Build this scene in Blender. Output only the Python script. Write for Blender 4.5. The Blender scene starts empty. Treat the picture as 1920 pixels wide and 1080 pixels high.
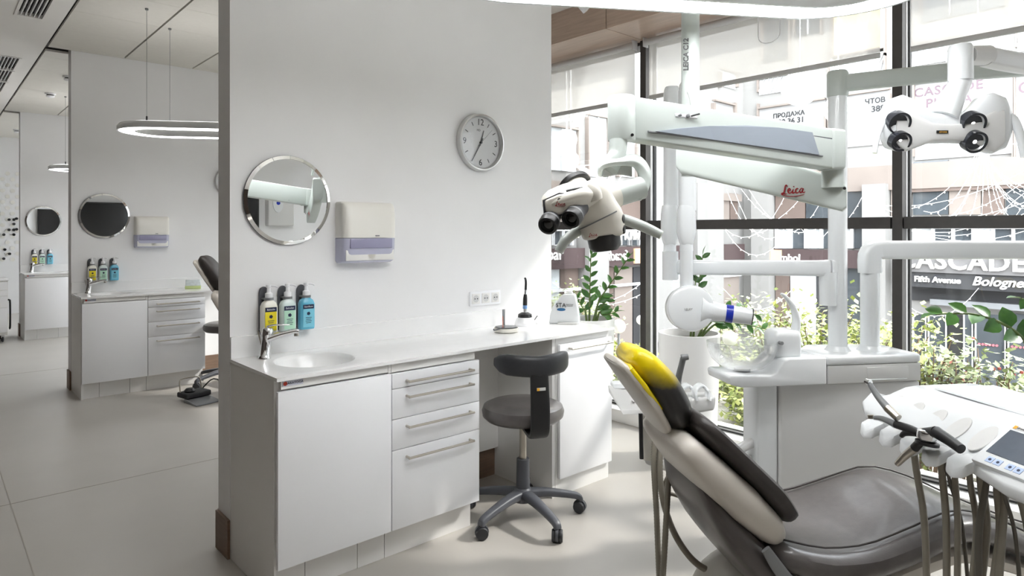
import bpy, bmesh, math, random
from mathutils import Vector, Matrix
random.seed(7)
SC = bpy.context.scene
COL = SC.collection
PI = math.pi
V = Vector

# ------------------------------------------------------------------ camera, sky, sun, exposure
FPX, HZ, CAMZ = 1232.0, 434.0, 1.44
FW = V((0.6686, 0.7436, 0)); RT = V((0.7436, -0.6686, 0))
cd = bpy.data.cameras.new('camera'); cam = bpy.data.objects.new('camera', cd); COL.objects.link(cam)
cd.sensor_width = 36; cd.lens = 36*FPX/1920; cd.shift_y = -(540-HZ)/1920; cd.clip_start = .05; cd.clip_end = 300
cam.location = (0, 0, CAMZ); cam.rotation_euler = (PI/2, 0, -math.atan2(.6686, .7436))
SC.camera = cam

wd = bpy.data.worlds.new('sky'); SC.world = wd; wd.use_nodes = True
bg = wd.node_tree.nodes['Background']; bg.inputs[0].default_value = (.9, .95, 1, 1); bg.inputs[1].default_value = 4.9
sd = bpy.data.lights.new('sun', 'SUN'); sd.energy = 4.5; sd.angle = .06; sd.color = (1, .96, .9)
sun = bpy.data.objects.new('sun', sd); COL.objects.link(sun)
sun.rotation_euler = V((-.62, .42, -.66)).to_track_quat('-Z', 'Y').to_euler(); sun.location = (8, -6, 12)
SC.view_settings.view_transform = 'Standard'; SC.view_settings.look = 'None'
SC.view_settings.gamma = 1; SC.view_settings.use_curve_mapping = False; SC.view_settings.exposure = 1.36
SC.cycles.max_bounces = 10; SC.cycles.diffuse_bounces = 6; SC.cycles.transparent_max_bounces = 16
SC.cycles.caustics_reflective = False; SC.cycles.caustics_refractive = False; SC.cycles.sample_clamp_indirect = 6

# ------------------------------------------------------------------ helpers
def W(px, py, t):
    "room point that lies t metres ahead of the lens"
    p = FW*t + RT*((px-960)/FPX*t); p.z = CAMZ + (HZ-py)/FPX*t
    return p
def _dir(px, py):
    d = FW + RT*((px-960)/FPX); d.z = (HZ-py)/FPX
    return d
def onY(px, py, Y): d = _dir(px, py); return d*(Y/d.y) + V((0, 0, CAMZ))
def onX(px, py, X): d = _dir(px, py); return d*(X/d.x) + V((0, 0, CAMZ))
def onZ(px, py, Z): d = _dir(px, py); return d*((Z-CAMZ)/d.z) + V((0, 0, CAMZ))

def s2l(c): return tuple((x/12.92 if x <= .04045 else ((x+.055)/1.055)**2.4) for x in c)
def rgb(r, g, b): return s2l((r/255, g/255, b/255))

MATS = {}
def mat(name, col, rough=.5, metal=0, vary=.04, scale=8, bump=0, bscale=60, coat=0, emit=None, estr=0, col2=None, spec=None, stretch=None, trans=0, ior=None):
    if name in MATS: return MATS[name]
    m = bpy.data.materials.new(name); m.use_nodes = True; MATS[name] = m
    nt = m.node_tree; b = nt.nodes['Principled BSDF']
    tc = nt.nodes.new('ShaderNodeTexCoord'); src = tc.outputs['Object']
    if stretch:
        mp = nt.nodes.new('ShaderNodeMapping'); mp.inputs['Scale'].default_value = stretch
        nt.links.new(src, mp.inputs[0]); src = mp.outputs[0]
    nz = nt.nodes.new('ShaderNodeTexNoise'); nz.inputs['Scale'].default_value = scale; nz.inputs['Detail'].default_value = 4
    nt.links.new(src, nz.inputs['Vector'])
    rp = nt.nodes.new('ShaderNodeValToRGB'); rp.color_ramp.elements[0].position = .3; rp.color_ramp.elements[1].position = .7
    a = tuple(max(0, x*(1-vary)) for x in col); c = tuple(min(1, x*(1+vary)) for x in col) if col2 is None else col2
    rp.color_ramp.elements[0].color = (*a, 1); rp.color_ramp.elements[1].color = (*c, 1)
    nt.links.new(nz.outputs['Fac'], rp.inputs[0]); nt.links.new(rp.outputs[0], b.inputs['Base Color'])
    b.inputs['Roughness'].default_value = rough; b.inputs['Metallic'].default_value = metal
    if coat: b.inputs['Coat Weight'].default_value = coat; b.inputs['Coat Roughness'].default_value = .08
    if spec is not None: b.inputs['Specular IOR Level'].default_value = spec
    if trans: b.inputs['Transmission Weight'].default_value = trans
    if ior: b.inputs['IOR'].default_value = ior
    if emit: b.inputs['Emission Color'].default_value = (*emit, 1); b.inputs['Emission Strength'].default_value = estr
    if bump:
        n2 = nt.nodes.new('ShaderNodeTexNoise'); n2.inputs['Scale'].default_value = bscale; nt.links.new(src, n2.inputs['Vector'])
        bp = nt.nodes.new('ShaderNodeBump'); bp.inputs['Strength'].default_value = bump; bp.inputs['Distance'].default_value = .01
        nt.links.new(n2.outputs['Fac'], bp.inputs['Height']); nt.links.new(bp.outputs[0], b.inputs['Normal'])
    return m
def glass_mat(name, tint=(1, 1, 1), refl=.5, rough=0.0, veil=0.0):
    "thin pane: light goes straight through, edges reflect"
    if name in MATS: return MATS[name]
    m = bpy.data.materials.new(name); m.use_nodes = True; MATS[name] = m
    nt = m.node_tree; nt.nodes.clear()
    o = nt.nodes.new('ShaderNodeOutputMaterial'); tr = nt.nodes.new('ShaderNodeBsdfTransparent'); gl = nt.nodes.new('ShaderNodeBsdfGlossy')
    tr.inputs[0].default_value = (*tint, 1); gl.inputs['Roughness'].default_value = rough
    fr = nt.nodes.new('ShaderNodeFresnel'); fr.inputs[0].default_value = 1.45
    mu = nt.nodes.new('ShaderNodeMath'); mu.operation = 'MULTIPLY'; mu.inputs[1].default_value = refl; nt.links.new(fr.outputs[0], mu.inputs[0])
    mx = nt.nodes.new('ShaderNodeMixShader'); nt.links.new(mu.outputs[0], mx.inputs[0]); nt.links.new(tr.outputs[0], mx.inputs[1]); nt.links.new(gl.outputs[0], mx.inputs[2])
    out = mx
    if veil:
        df = nt.nodes.new('ShaderNodeBsdfTranslucent'); df.inputs[0].default_value = (.9, .92, .93, 1)
        m2 = nt.nodes.new('ShaderNodeMixShader'); m2.inputs[0].default_value = veil
        nt.links.new(mx.outputs[0], m2.inputs[1]); nt.links.new(df.outputs[0], m2.inputs[2]); out = m2
    nt.links.new(out.outputs[0], o.inputs[0])
    return m
def cloth_mat(name, col, through, transl):
    if name in MATS: return MATS[name]
    m = bpy.data.materials.new(name); m.use_nodes = True; MATS[name] = m
    nt = m.node_tree; nt.nodes.clear()
    o = nt.nodes.new('ShaderNodeOutputMaterial'); tr = nt.nodes.new('ShaderNodeBsdfTransparent')
    df = nt.nodes.new('ShaderNodeBsdfDiffuse'); tl = nt.nodes.new('ShaderNodeBsdfTranslucent')
    wv = nt.nodes.new('ShaderNodeTexNoise'); wv.inputs['Scale'].default_value = 300
    rp = nt.nodes.new('ShaderNodeValToRGB'); rp.color_ramp.elements[0].color = (*[x*.94 for x in col], 1); rp.color_ramp.elements[1].color = (*col, 1)
    nt.links.new(wv.outputs['Fac'], rp.inputs[0]); nt.links.new(rp.outputs[0], df.inputs[0]); nt.links.new(rp.outputs[0], tl.inputs[0])
    a = nt.nodes.new('ShaderNodeMixShader'); a.inputs[0].default_value = transl; nt.links.new(df.outputs[0], a.inputs[1]); nt.links.new(tl.outputs[0], a.inputs[2])
    b = nt.nodes.new('ShaderNodeMixShader'); b.inputs[0].default_value = through; nt.links.new(a.outputs[0], b.inputs[1]); nt.links.new(tr.outputs[0], b.inputs[2])
    nt.links.new(b.outputs[0], o.inputs[0]); return m
def lamp_mat(name, col, s):
    if name in MATS: return MATS[name]
    m = bpy.data.materials.new(name); m.use_nodes = True; MATS[name] = m
    nt = m.node_tree; nt.nodes.clear()
    o = nt.nodes.new('ShaderNodeOutputMaterial'); e = nt.nodes.new('ShaderNodeEmission'); e.inputs[0].default_value = (*col, 1); e.inputs[1].default_value = s
    nt.links.new(e.outputs[0], o.inputs[0]); return m

class MB:
    def __init__(s): s.v = []; s.f = []
    def add(s, vs, fs):
        n = len(s.v); s.v += [V(x) for x in vs]; s.f += [tuple(i+n for i in q) for q in fs]; return s
    def box(s, lo, hi, M=None):
        x0, y0, z0 = lo; x1, y1, z1 = hi
        vs = [V(p) for p in ((x0,y0,z0),(x1,y0,z0),(x1,y1,z0),(x0,y1,z0),(x0,y0,z1),(x1,y0,z1),(x1,y1,z1),(x0,y1,z1))]
        if M is not None: vs = [M @ p for p in vs]
        return s.add(vs, [(3,2,1,0),(4,5,6,7),(0,1,5,4),(1,2,6,5),(2,3,7,6),(3,0,4,7)])
    def loft(s, rings, cap=True, closed=False):
        n = len(rings[0]); vs = [p for r in rings for p in r]; fs = []
        m = len(rings)
        for k in range(m if closed else m-1):
            a, b = k*n, ((k+1) % m)*n
            for i in range(n):
                j = (i+1) % n; fs.append((a+i, a+j, b+j, b+i))
        if cap and not closed:
            fs.append(tuple(range(n-1, -1, -1))); fs.append(tuple((m-1)*n+i for i in range(n)))
        return s.add(vs, fs)
    def tube(s, pts, r, n=12, cap=True, closed=False, sub=0):
        pts = [V(p) for p in pts]
        if sub: pts, r = smooth_path(pts, r, sub)
        R = r if isinstance(r, (list, tuple)) else [r]*len(pts)
        up = None; rings = []
        for k, p in enumerate(pts):
            if closed: t = (pts[(k+1) % len(pts)]-pts[k-1])
            else: t = pts[min(k+1, len(pts)-1)] - pts[max(k-1, 0)]
            t.normalize()
            if up is None:
                up = V((0, 0, 1)) if abs(t.z) < .9 else V((1, 0, 0))
            u = (up - t*up.dot(t)).normalized(); w = t.cross(u); up = u
            rings.append([p + u*(R[k]*math.cos(2*PI*i/n)) + w*(R[k]*math.sin(2*PI*i/n)) for i in range(n)])
        return s.loft(rings, cap, closed)
    def strap(s, pts, side, a, b, p=3.5, n=16, sub=0, cap=True):
        "bar of rounded-rectangle section: a half-size along side, b half-size across"
        pts = [V(q) for q in pts]; side = V(side).normalized()
        A = a if isinstance(a, (list, tuple)) else [a]*len(pts); B = b if isinstance(b, (list, tuple)) else [b]*len(pts)
        if sub:
            q, A = smooth_path(pts, list(A), sub); _, B = smooth_path(pts, list(B), sub); pts = q
        rings = []
        for k, c in enumerate(pts):
            t = (pts[min(k+1, len(pts)-1)] - pts[max(k-1, 0)]).normalized()
            w = t.cross(side).normalized()
            rings.append([c + side*(A[k]*se(math.cos(x), p)) + w*(B[k]*se(math.sin(x), p)) for x in [2*PI*i/n for i in range(n)]])
        return s.loft(rings, cap)
    def lathe(s, prof, O, axis=(0, 0, 1), n=32, ax=1, ay=1, cap=True, U=None):
        O = V(O); z = V(axis).normalized()
        u = V(U).normalized() if U is not None else (V((1, 0, 0)) if abs(z.x) < .9 else V((0, 1, 0)))
        u = (u - z*u.dot(z)).normalized(); w = z.cross(u)
        return s.loft([[O + z*h + u*(r*ax*math.cos(2*PI*i/n)) + w*(r*ay*math.sin(2*PI*i/n)) for i in range(n)] for r, h in prof], cap)
    def prism(s, poly, O, U, Vv, depth):
        O, U, Vv = V(O), V(U), V(Vv); N = U.cross(Vv).normalized()*depth
        a = [O+U*x+Vv*y for x, y in poly]
        return s.loft([a, [p+N for p in a]])
    def ball(s, c, r, n=16, m=10, sz=1):
        c = V(c)
        return s.lathe([(max(1e-4, r*math.sin(PI*k/m)), -r*sz*math.cos(PI*k/m)) for k in range(m+1)], c, n=n)
    def build(s, name, material, parent=None, bevel=0, seg=2, smooth=True, local=False, ang=40):
        me = bpy.data.meshes.new(name)
        inv = None
        if parent is not None and not local: inv = wm(parent).inverted()
        vv = [XF[0] @ p for p in s.v] if XF[0] is not None else s.v
        vs = [inv @ p for p in vv] if inv is not None else vv
        me.from_pydata([tuple(p) for p in vs], [], s.f)
        bm = bmesh.new(); bm.from_mesh(me)
        bmesh.ops.recalc_face_normals(bm, faces=bm.faces)
        if bevel:
            es = [e for e in bm.edges if len(e.link_faces) == 2 and e.calc_face_angle(0) > .5]
            bmesh.ops.bevel(bm, geom=es, offset=bevel, segments=seg, affect='EDGES', profile=.5, clamp_overlap=True)
        bm.to_mesh(me); bm.free()
        if smooth:
            me.polygons.foreach_set('use_smooth', [True]*len(me.polygons))
            me.set_sharp_from_angle(angle=math.radians(ang))
        me.materials.append(material)
        o = bpy.data.objects.new(name, me); COL.objects.link(o)
        if parent is not None: o.parent = parent
        return o
def se(c, p): return math.copysign(abs(c)**(2/p), c)
def smooth_path(pts, r, sub):
    "Catmull-Rom"
    R = r if isinstance(r, (list, tuple)) else [r]*len(pts)
    P, Q = [], []
    for k in range(len(pts)-1):
        a, b, c, d = pts[max(k-1, 0)], pts[k], pts[k+1], pts[min(k+2, len(pts)-1)]
        for i in range(sub):
            t = i/sub
            P.append(.5*((2*b)+(c-a)*t+(2*a-5*b+4*c-d)*t*t+(-a+3*b-3*c+d)*t**3)); Q.append(R[k]*(1-t)+R[k+1]*t)
    P.append(pts[-1].copy()); Q.append(R[-1]); return P, Q
WM = {}
XF = [None]                       # size-and-place transform used while a large instrument is modelled
def wm(o):
    M = Matrix.LocRotScale(o.location, o.rotation_euler, o.scale)
    return wm(o.parent) @ M if o.parent else M
def tag(o, label, cat, group=None):
    o['label'] = label; o['category'] = cat
    if group: o['group'] = group
    return o
def thing(name, label, cat, loc=(0, 0, 0), rz=0, group=None):
    o = bpy.data.objects.new(name, None); COL.objects.link(o); o.empty_display_size = .1
    o.location = loc; o.rotation_euler = (0, 0, rz)
    return tag(o, label, cat, group)
def struct(o): o['kind'] = 'structure'; return o
def copy_tree(o, parent=None):
    c = o.copy(); COL.objects.link(c); c.parent = parent
    for ch in list(o.children): copy_tree(ch, c)
    return c
def dup(o, off, label, rz=None):
    c = copy_tree(o); c.location = V(o.location)+V(off); c['label'] = label
    if rz is not None: c.rotation_euler = (0, 0, rz)
    return c
def text(name, s, O, U, Vv, size, material, parent, depth=.001, align='CENTER', shear=0, bold=0, flip=False, space=1):
    cu = bpy.data.curves.new('lettering', 'FONT'); cu.body = s; cu.size = size; cu.align_x = align; cu.align_y = 'CENTER'
    cu.extrude = depth; cu.shear = shear; cu.offset = bold; cu.resolution_u = 3; cu.space_character = space
    t = bpy.data.objects.new('lettering_source', cu); COL.objects.link(t)
    dg = bpy.context.evaluated_depsgraph_get(); me = bpy.data.meshes.new_from_object(t.evaluated_get(dg))
    bpy.data.objects.remove(t); bpy.data.curves.remove(cu)
    U, Vv = V(U).normalized(), V(Vv).normalized(); N = U.cross(Vv).normalized()
    if flip: U = -U
    M = Matrix(((U.x, Vv.x, N.x, O[0]), (U.y, Vv.y, N.y, O[1]), (U.z, Vv.z, N.z, O[2]), (0, 0, 0, 1)))
    if XF[0] is not None: M = XF[0] @ M
    if parent is not None: M = wm(parent).inverted() @ M
    me.transform(M); me.materials.clear(); me.materials.append(material); me.name = name
    o = bpy.data.objects.new(name, me); COL.objects.link(o)
    if parent is not None: o.parent = parent
    return o
def script_logo(name, O, U, Vv, h, material, parent):
    "red cursive camera-maker signature: L drawn as a stroke, rest slanted, swash below"
    O, U, Vv = V(O), V(U).normalized(), V(Vv).normalized(); N = U.cross(Vv).normalized()
    m = MB()
    def stroke(pp, w):
        P, _ = smooth_path([O+U*(x*h)+Vv*(y*h) for x, y in pp], w*h, 5)
        Wd = [w*h*(.55+.45*math.sin(PI*i/(len(P)-1))) for i in range(len(P))]
        r = []
        for k, c in enumerate(P):
            t = (P[min(k+1, len(P)-1)]-P[max(k-1, 0)]).normalized(); q = t.cross(N)
            r.append([c+q*Wd[k], c-q*Wd[k], c-q*Wd[k]+N*.0012, c+q*Wd[k]+N*.0012])
        m.loft(r)
    stroke([(-.66, .48), (-.72, .68), (-.86, .58), (-.94, .1), (-1.02, -.22), (-1.17, -.36), (-1.24, -.26), (-1.08, -.2), (-.86, -.32), (-.66, -.26)], .075)
    stroke([(-.65, -.05), (-.35, .12), (-.42, .3), (-.58, .1), (-.5, -.2), (-.3, -.2), (-.12, 0)], .07)
    stroke([(-.02, .22), (-.12, -.18), (.02, -.22), (.12, -.1)], .07)
    stroke([(.0, .45), (.03, .5), (.05, .46)], .07)
    stroke([(.5, .2), (.38, .28), (.22, .1), (.26, -.2), (.46, -.2), (.58, -.05)], .07)
    stroke([(.98, .22), (.82, .28), (.64, .05), (.7, -.2), (.88, -.1), (1.0, .24), (.93, -.12), (1.08, -.2), (1.2, -.1)], .07)
    stroke([(-1.2, -.42), (-.6, -.58), (0, -.6), (.6, -.54), (1.1, -.42)], .045)
    return m.build(name, material, parent, smooth=False)

# ------------------------------------------------------------------ materials
m_wall = mat('wall_paint', rgb(238, 238, 239), .75, vary=.015, scale=3, bump=.02, bscale=220)
m_ceil = mat('ceiling_paint', rgb(234, 232, 229), .8, vary=.015, scale=3)
m_tile = mat('ceiling_tile', rgb(216, 213, 206), .7, vary=.02, scale=30)
m_floor = mat('vinyl_floor', rgb(176, 172, 166), .33, vary=.035, scale=2.2, bump=.01, bscale=40)
m_seam = mat('floor_seam', rgb(164, 158, 149), .5)
m_base = mat('baseboard_wood', rgb(120, 98, 82), .5, vary=.12, scale=6, stretch=(1, 1, 18))
m_wood = mat('oak_veneer', rgb(186, 164, 148), .35, vary=.1, scale=5, stretch=(14, 1, 14), coat=.15)
m_white = mat('white_lacquer', rgb(240, 241, 244), .28, vary=.008, scale=2, coat=.25)
m_white2 = mat('white_laminate', rgb(232, 231, 229), .4, vary=.01, scale=2)
m_corian = mat('solid_surface', rgb(240, 240, 240), .22, vary=.006, scale=40, coat=.2)
m_gap = mat('dark_gap', rgb(60, 58, 56), .7)
m_chrome = mat('chrome', (.75, .75, .76), .07, 1, vary=.01)
m_steel = mat('brushed_steel', rgb(186, 180, 170), .3, 1, vary=.06, scale=60, stretch=(1, 20, 20))
m_mirror = mat('mirror_silver', (.93, .94, .94), .0, 1, vary=.0)
m_black = mat('black_plastic', rgb(28, 28, 29), .4, vary=.1, bump=.02)
m_rubber = mat('dark_rubber', rgb(46, 47, 50), .55, vary=.1)
m_darkgrey = mat('dark_grey_plastic', rgb(78, 80, 86), .42, vary=.05)
m_grey = mat('mid_grey_plastic', rgb(128, 130, 132), .4, vary=.04)
m_screen = mat('dark_screen', rgb(14, 14, 15), .12, vary=.2, coat=.3)
m_frame = mat('anthracite_aluminium', rgb(78, 75, 74), .42, .3, vary=.05, scale=30)
m_alu = mat('pale_aluminium', rgb(205, 205, 205), .4, .1, vary=.03)
m_glass = glass_mat('window_glass', (.985, .99, .99), .7)
m_blind = cloth_mat('screen_blind_fabric', rgb(240, 238, 234), .48, .5)
m_unit = mat('dental_white', rgb(228, 231, 233), .2, vary=.006, scale=3, coat=.35)
m_unit2 = mat('dental_pale_grey', rgb(214, 214, 213), .3, vary=.01, scale=3)
m_leica = mat('instrument_pale_green_grey', rgb(192, 199, 195), .32, vary=.01, scale=4)
m_cream = mat('instrument_cream', rgb(228, 225, 216), .36, vary=.02, scale=6)
m_slate = mat('slate_grey_panel', rgb(150, 158, 168), .35, vary=.03)
m_leather = mat('taupe_leather', rgb(92, 88, 87), .32, vary=.08, scale=40, bump=.05, bscale=260, coat=.15)
m_leather_d = mat('dark_brown_leather', rgb(52, 47, 45), .42, vary=.08, scale=40, bump=.06, bscale=260)
m_shell = mat('chair_shell_beige', rgb(205, 199, 190), .35, vary=.015)
m_pearl = mat('chair_graphite', rgb(84, 79, 78), .3, .1, vary=.03)
m_hose = mat('taupe_hose', rgb(136, 130, 118), .45, vary=.05, scale=20)
m_hose_d = mat('dark_hose', rgb(92, 88, 80), .45, vary=.05, scale=20)
m_red = mat('logo_red', rgb(150, 30, 38), .4)
m_ink = mat('black_ink', rgb(32, 32, 34), .5)
m_inkgrey = mat('grey_ink', rgb(120, 118, 118), .5)
m_yellow = mat('label_yellow', rgb(240, 222, 40), .5, vary=.03)
m_navy = mat('label_navy', rgb(22, 34, 70), .5)
m_blue = mat('blue_plastic', rgb(24, 48, 170), .25, vary=.06, coat=.3)
m_bluebtl = mat('blue_bottle', rgb(104, 186, 216), .25, vary=.03, coat=.2)
m_greenbtl = mat('clear_bottle', rgb(214, 228, 226), .25, vary=.02, coat=.2)
m_mint = mat('label_mint', rgb(190, 232, 208), .5)
m_leaf = mat('glossy_leaf', rgb(52, 100, 44), .3, vary=.3, scale=12, col2=rgb(88, 140, 62))
m_stem = mat('plant_stem', rgb(92, 112, 58), .5, vary=.15)
m_soil = mat('potting_soil', rgb(62, 48, 40), .9, vary=.3, scale=60, bump=.4)
m_pot = mat('white_planter', rgb(240, 240, 240), .3, vary=.006, coat=.2)
m_led = lamp_mat('led_diffuser', (1, .99, .98), 5)
m_fillup = lamp_mat('added_fill_glow', (1, .99, .98), 2.8)  # upward glow added to the pendants as fill
m_led_hi = lamp_mat('led_diffuser_full', (.98, .99, 1), 11)
m_fillup_hi = lamp_mat('added_fill_glow_full', (.98, .99, 1), 8)  # stronger added fill for the pendant over the chair
m_acc = lamp_mat('screen_glow', (.35, .45, .6), .25)

# ------------------------------------------------------------------ the setting
PY = 4.12                                   # spacing of the treatment bays
WX0, WX1 = 1.01, 3.02                       # partition ends
CZ = 3.08; XW = 4.05
def wall_y(n): return 2.98 + PY*n
fl = struct(MB().box((-2.3, -3.1, -.12), (4.2, 15, 0)).build('floor', m_floor, smooth=False))
for x in (.35,):
    MB().box((x, -3, 0), (x+.004, 14.9, .0012)).build('floor_seam', m_seam, fl, smooth=False)
for y in (4.35, 8.3, 1.2):
    MB().box((-2.2, y, 0), (4.0, y+.004, .0012)).build('floor_seam', m_seam, fl, smooth=False)
ce = struct(MB().box((-2.3, -3.1, CZ+.05), (4.2, 15, CZ+.2)).build('ceiling', m_ceil, smooth=False))
# plain plaster of the corridor with its slot for the grilles, and of the strip along the windows
TX0 = .83
MB().box((-2.25, -3.05, CZ), (.53, 14.9, CZ+.05)).build('plaster_field', m_ceil, ce, smooth=False)
MB().box((.7, -3.05, CZ), (TX0-.012, 14.9, CZ+.05)).build('plaster_field', m_ceil, ce, smooth=False)
MB().box((3.24, -1.1, CZ), (4.1, 14.9, CZ+.05)).build('plaster_field', m_ceil, ce, smooth=False)
MB().box((TX0, -1.2, CZ+.03), (3.25, 14.9, CZ+.045)).build('tile_backing', m_gap, ce, smooth=False)
tile_me = None
for b in range(-1, 3):
    ya, yb = wall_y(b)+.16, wall_y(b+1)-.005
    if b == -1: ya = -.97
    ys = [yb-.09]; 
    while ys[-1] > ya+.6: ys.append(ys[-1]-.6)
    edges = [yb]+ys+[ya]
    for i in range(4):
        x0 = TX0+i*.6
        for k in range(len(edges)-1):
            y1, y0 = edges[k], edges[k+1]
            if y1-y0 < .04: continue
            o = MB().box((x0+.008, y0+.0015, CZ), (x0+.592, y1-.0015, CZ+.02)).build('ceiling_tile', m_tile, ce, smooth=False)
for a, b_ in ((-3.0, 5.2), (6.22, 7.72), (9.75, 14.8)):
    MB().box((.53, a, CZ), (.7, b_, CZ+.05)).build('plaster_field', m_ceil, ce, smooth=False)

names = ['wall_back', 'wall_front', 'wall_middle', 'wall_rear']
for n in range(-1, 3):
    y = wall_y(n)
    w = struct(MB().box((WX0, y, 0), (WX1, y+.15, CZ+.03)).build(names[n+1], m_wall, smooth=False))
    bb = MB().box((WX0-.012, y-.004, .0), (WX0, y+.154, .17))
    bb.build('baseboard', m_base, w, smooth=False)
    MB().box((WX0, y+.15, 0), (WX1+.012, y+.162, .17)).build('baseboard', m_base, w, smooth=False)
    MB().box((2.03, y-.012, 0), (2.56, y, .17)).build('baseboard', m_base, w, smooth=False)
m_dark = mat('dark_walnut_panel', rgb(70, 60, 54), .6, vary=.12, scale=4, stretch=(1, 1, 10))
lw = struct(MB().box((-2.3, -3.1, 0), (-2.2, 15, CZ+.05)).build('wall_left', m_dark, smooth=False))
struct(MB().box((-2.2, -3.1, 0), (WX0+.1, -3.0, CZ+.05)).build('wall_behind', m_dark, smooth=False))
fw = struct(MB().box((-2.2, 14.4, 0), (4.1, 14.5, CZ+.05)).build('wall_far', m_wall, smooth=False))
struct(MB().box((WX0+.1, -1.14, 0), (WX0+.0999, -1.141, .01)).build('trim_1', m_base, smooth=False)) if False else None
# end wall of our bay beyond the last partition
struct(MB().box((3.02, -1.2, 0), (4.15, -1.1, CZ+.05)).build('wall_right', m_wall, smooth=False))

# decorated far wall: round and diamond discs
m_disc = mat('pale_disc', rgb(236, 234, 228), .2, vary=.03)
cells = MB(); blk = MB()
for i in range(14):
    for k in range(16):
        x, z = .35+i*.14, .95+k*.1
        cells.lathe([(.036, 0), (.036, .006)], (x+(.07 if k % 2 else 0), 14.4, z), (0, -1, 0), n=8)
cells.build('wall_disc_field', m_disc, fw, smooth=False)['kind'] = 'stuff'
for px, py in ((26, 412), (26, 420), (26, 431), (26, 440), (17, 412), (17, 431), (7, 440), (9, 468), (18, 476), (7, 485), (31, 410), (31, 430)):
    p = onY(px, py, 14.39)
    MB().lathe([(.024, 0), (.024, .012)], p, (0, -1, 0), n=8).build('wall_disc', m_black, fw, smooth=False)

# ventilation grilles in the corridor ceiling
def grille(y0, y1, label):
    t = thing('ceiling_grille', label, 'vent', (.615, (y0+y1)/2, CZ-.004), group='corridor ceiling grilles')
    x0, x1 = .53, .70
    MB().box((x0, y0, CZ+.03), (x1, y1, CZ+.035)).build('backing', m_black, t, smooth=False)
    f = MB().box((x0-.012, y0, CZ-.006), (x0+.008, y1, CZ+.02)).box((x1-.008, y0, CZ-.006), (x1+.012, y1, CZ+.02)).box((x0+.008, y0, CZ-.005), (x1-.008, y0+.016, CZ+.02)).box((x0+.008, y1-.016, CZ-.005), (x1-.008, y1, CZ+.02))
    f.build('frame', m_ceil, t, smooth=False)
    for i in range(5):
        x = x0+.03+i*.0275
        MB().box((x-.0045, y0+.016, CZ-.001), (x+.0045, y1-.016, CZ+.026)).build('slat', m_alu, t, smooth=False)
grille(5.22, 6.2, 'white slatted ceiling grille over the corridor by the long glowing oval lamp')
grille(7.73, 8.38, 'white slatted ceiling grille in the corridor, first of a run of three')
grille(8.4, 9.05, 'white slatted ceiling grille in the corridor, middle one of a run of three')
grille(9.07, 9.74, 'white slatted ceiling grille in the corridor, last of a run of three')
def detector(x, y, label):
    t = thing('smoke_detector', label, 'smoke detector', (x, y, CZ), group='ceiling smoke detectors')
    MB().lathe([(.055, 0), (.055, -.014), (.05, -.018)], (x, y, CZ), n=24).build('base', m_white, t)
    MB().lathe([(.036, -.018), (.036, -.03)], (x, y, CZ), n=24).build('sensor_slot', m_black, t)
    MB().lathe([(.044, -.03), (.044, -.04), (.03, -.05), (.001, -.052)], (x, y, CZ), n=24).build('cap', m_white, t)
detector(1.14, 9.46, 'round white smoke detector near the corner with the wall grilles')
detector(1.16, 8.3, 'round white smoke detector half hidden by the middle partition')
detector(1.15, 13.2, 'small white smoke detector in the farthest bay')

# wood soffit along the window
SX0, SZ = 3.54, 2.85
so = struct(MB().box((SX0+.02, -1.09, SZ+.02), (XW+.02, 14.3, CZ)).build('trim_soffit', m_gap, smooth=False))
yj = [-1.09, .2, 1.62, 2.96, 4.3, 5.7, 7.1, 8.5, 9.9, 11.3, 12.7, 14.3]
for a, b in zip(yj[:-1], yj[1:]):
    MB().box((SX0, a+.003, SZ), (SX0+.02, b-.003, CZ)).build('veneer_panel', m_wood, so, bevel=.002, smooth=False)
    MB().box((SX0+.02, a+.003, SZ), (XW-.06, b-.003, SZ+.02)).build('veneer_panel', m_wood, so, bevel=.002, smooth=False)

# window wall
MY = [1.268-1.698*2+.99, 1.268-1.698, 1.268, 2.966, 4.664, 6.36, 8.06, 9.76, 11.46, 13.15, 14.4]
MY[0] = -1.1
struct(MB().box((XW-.05, -1.1, SZ-.02), (XW+.1, 14.4, CZ)).build('trim_header', m_frame, smooth=False))
sill = struct(MB().box((XW-.14, -1.1, 0), (XW+.1, 14.4, .095)).build('trim_sill', m_white2, bevel=.006))
MB().box((XW-.02, -1.1, .095), (XW+.06, 14.4, .125)).build('bottom_rail', m_alu, sill, smooth=False)
for k, y in enumerate((0.098, .118)):
    MB().box((XW-.03, -1.1, y), (XW-.02, 14.4, y+.006)).build('gasket', m_black, sill, smooth=False)
for i in range(len(MY)-1):
    a, b = MY[i], MY[i+1]
    wn = struct(MB().box((XW+.016, a, .12), (XW+.022, b, SZ)).build('window_%d' % (i+1), m_glass, smooth=False))
    if i > 0:
        MB().box((XW-.09, a-.032, .1), (XW-.035, a+.018, SZ)).build('mullion', m_frame, wn, smooth=False)
        MB().box((XW-.034, a-.034, .1), (XW+.05, a+.03, SZ)).build('mullion_casing', m_alu, wn, smooth=False)
    g = MB().box((XW-.002, a+.03, .12), (XW+.03, a+.038, SZ)).box((XW-.002, b-.042, .12), (XW+.03, b-.034, SZ))
    g.build('gasket', m_black, wn, smooth=False)
    MB().box((XW-.075, a+.032, 1.455), (XW+.03, b-.036, 1.52)).build('transom', m_frame, wn, smooth=False)

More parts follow.
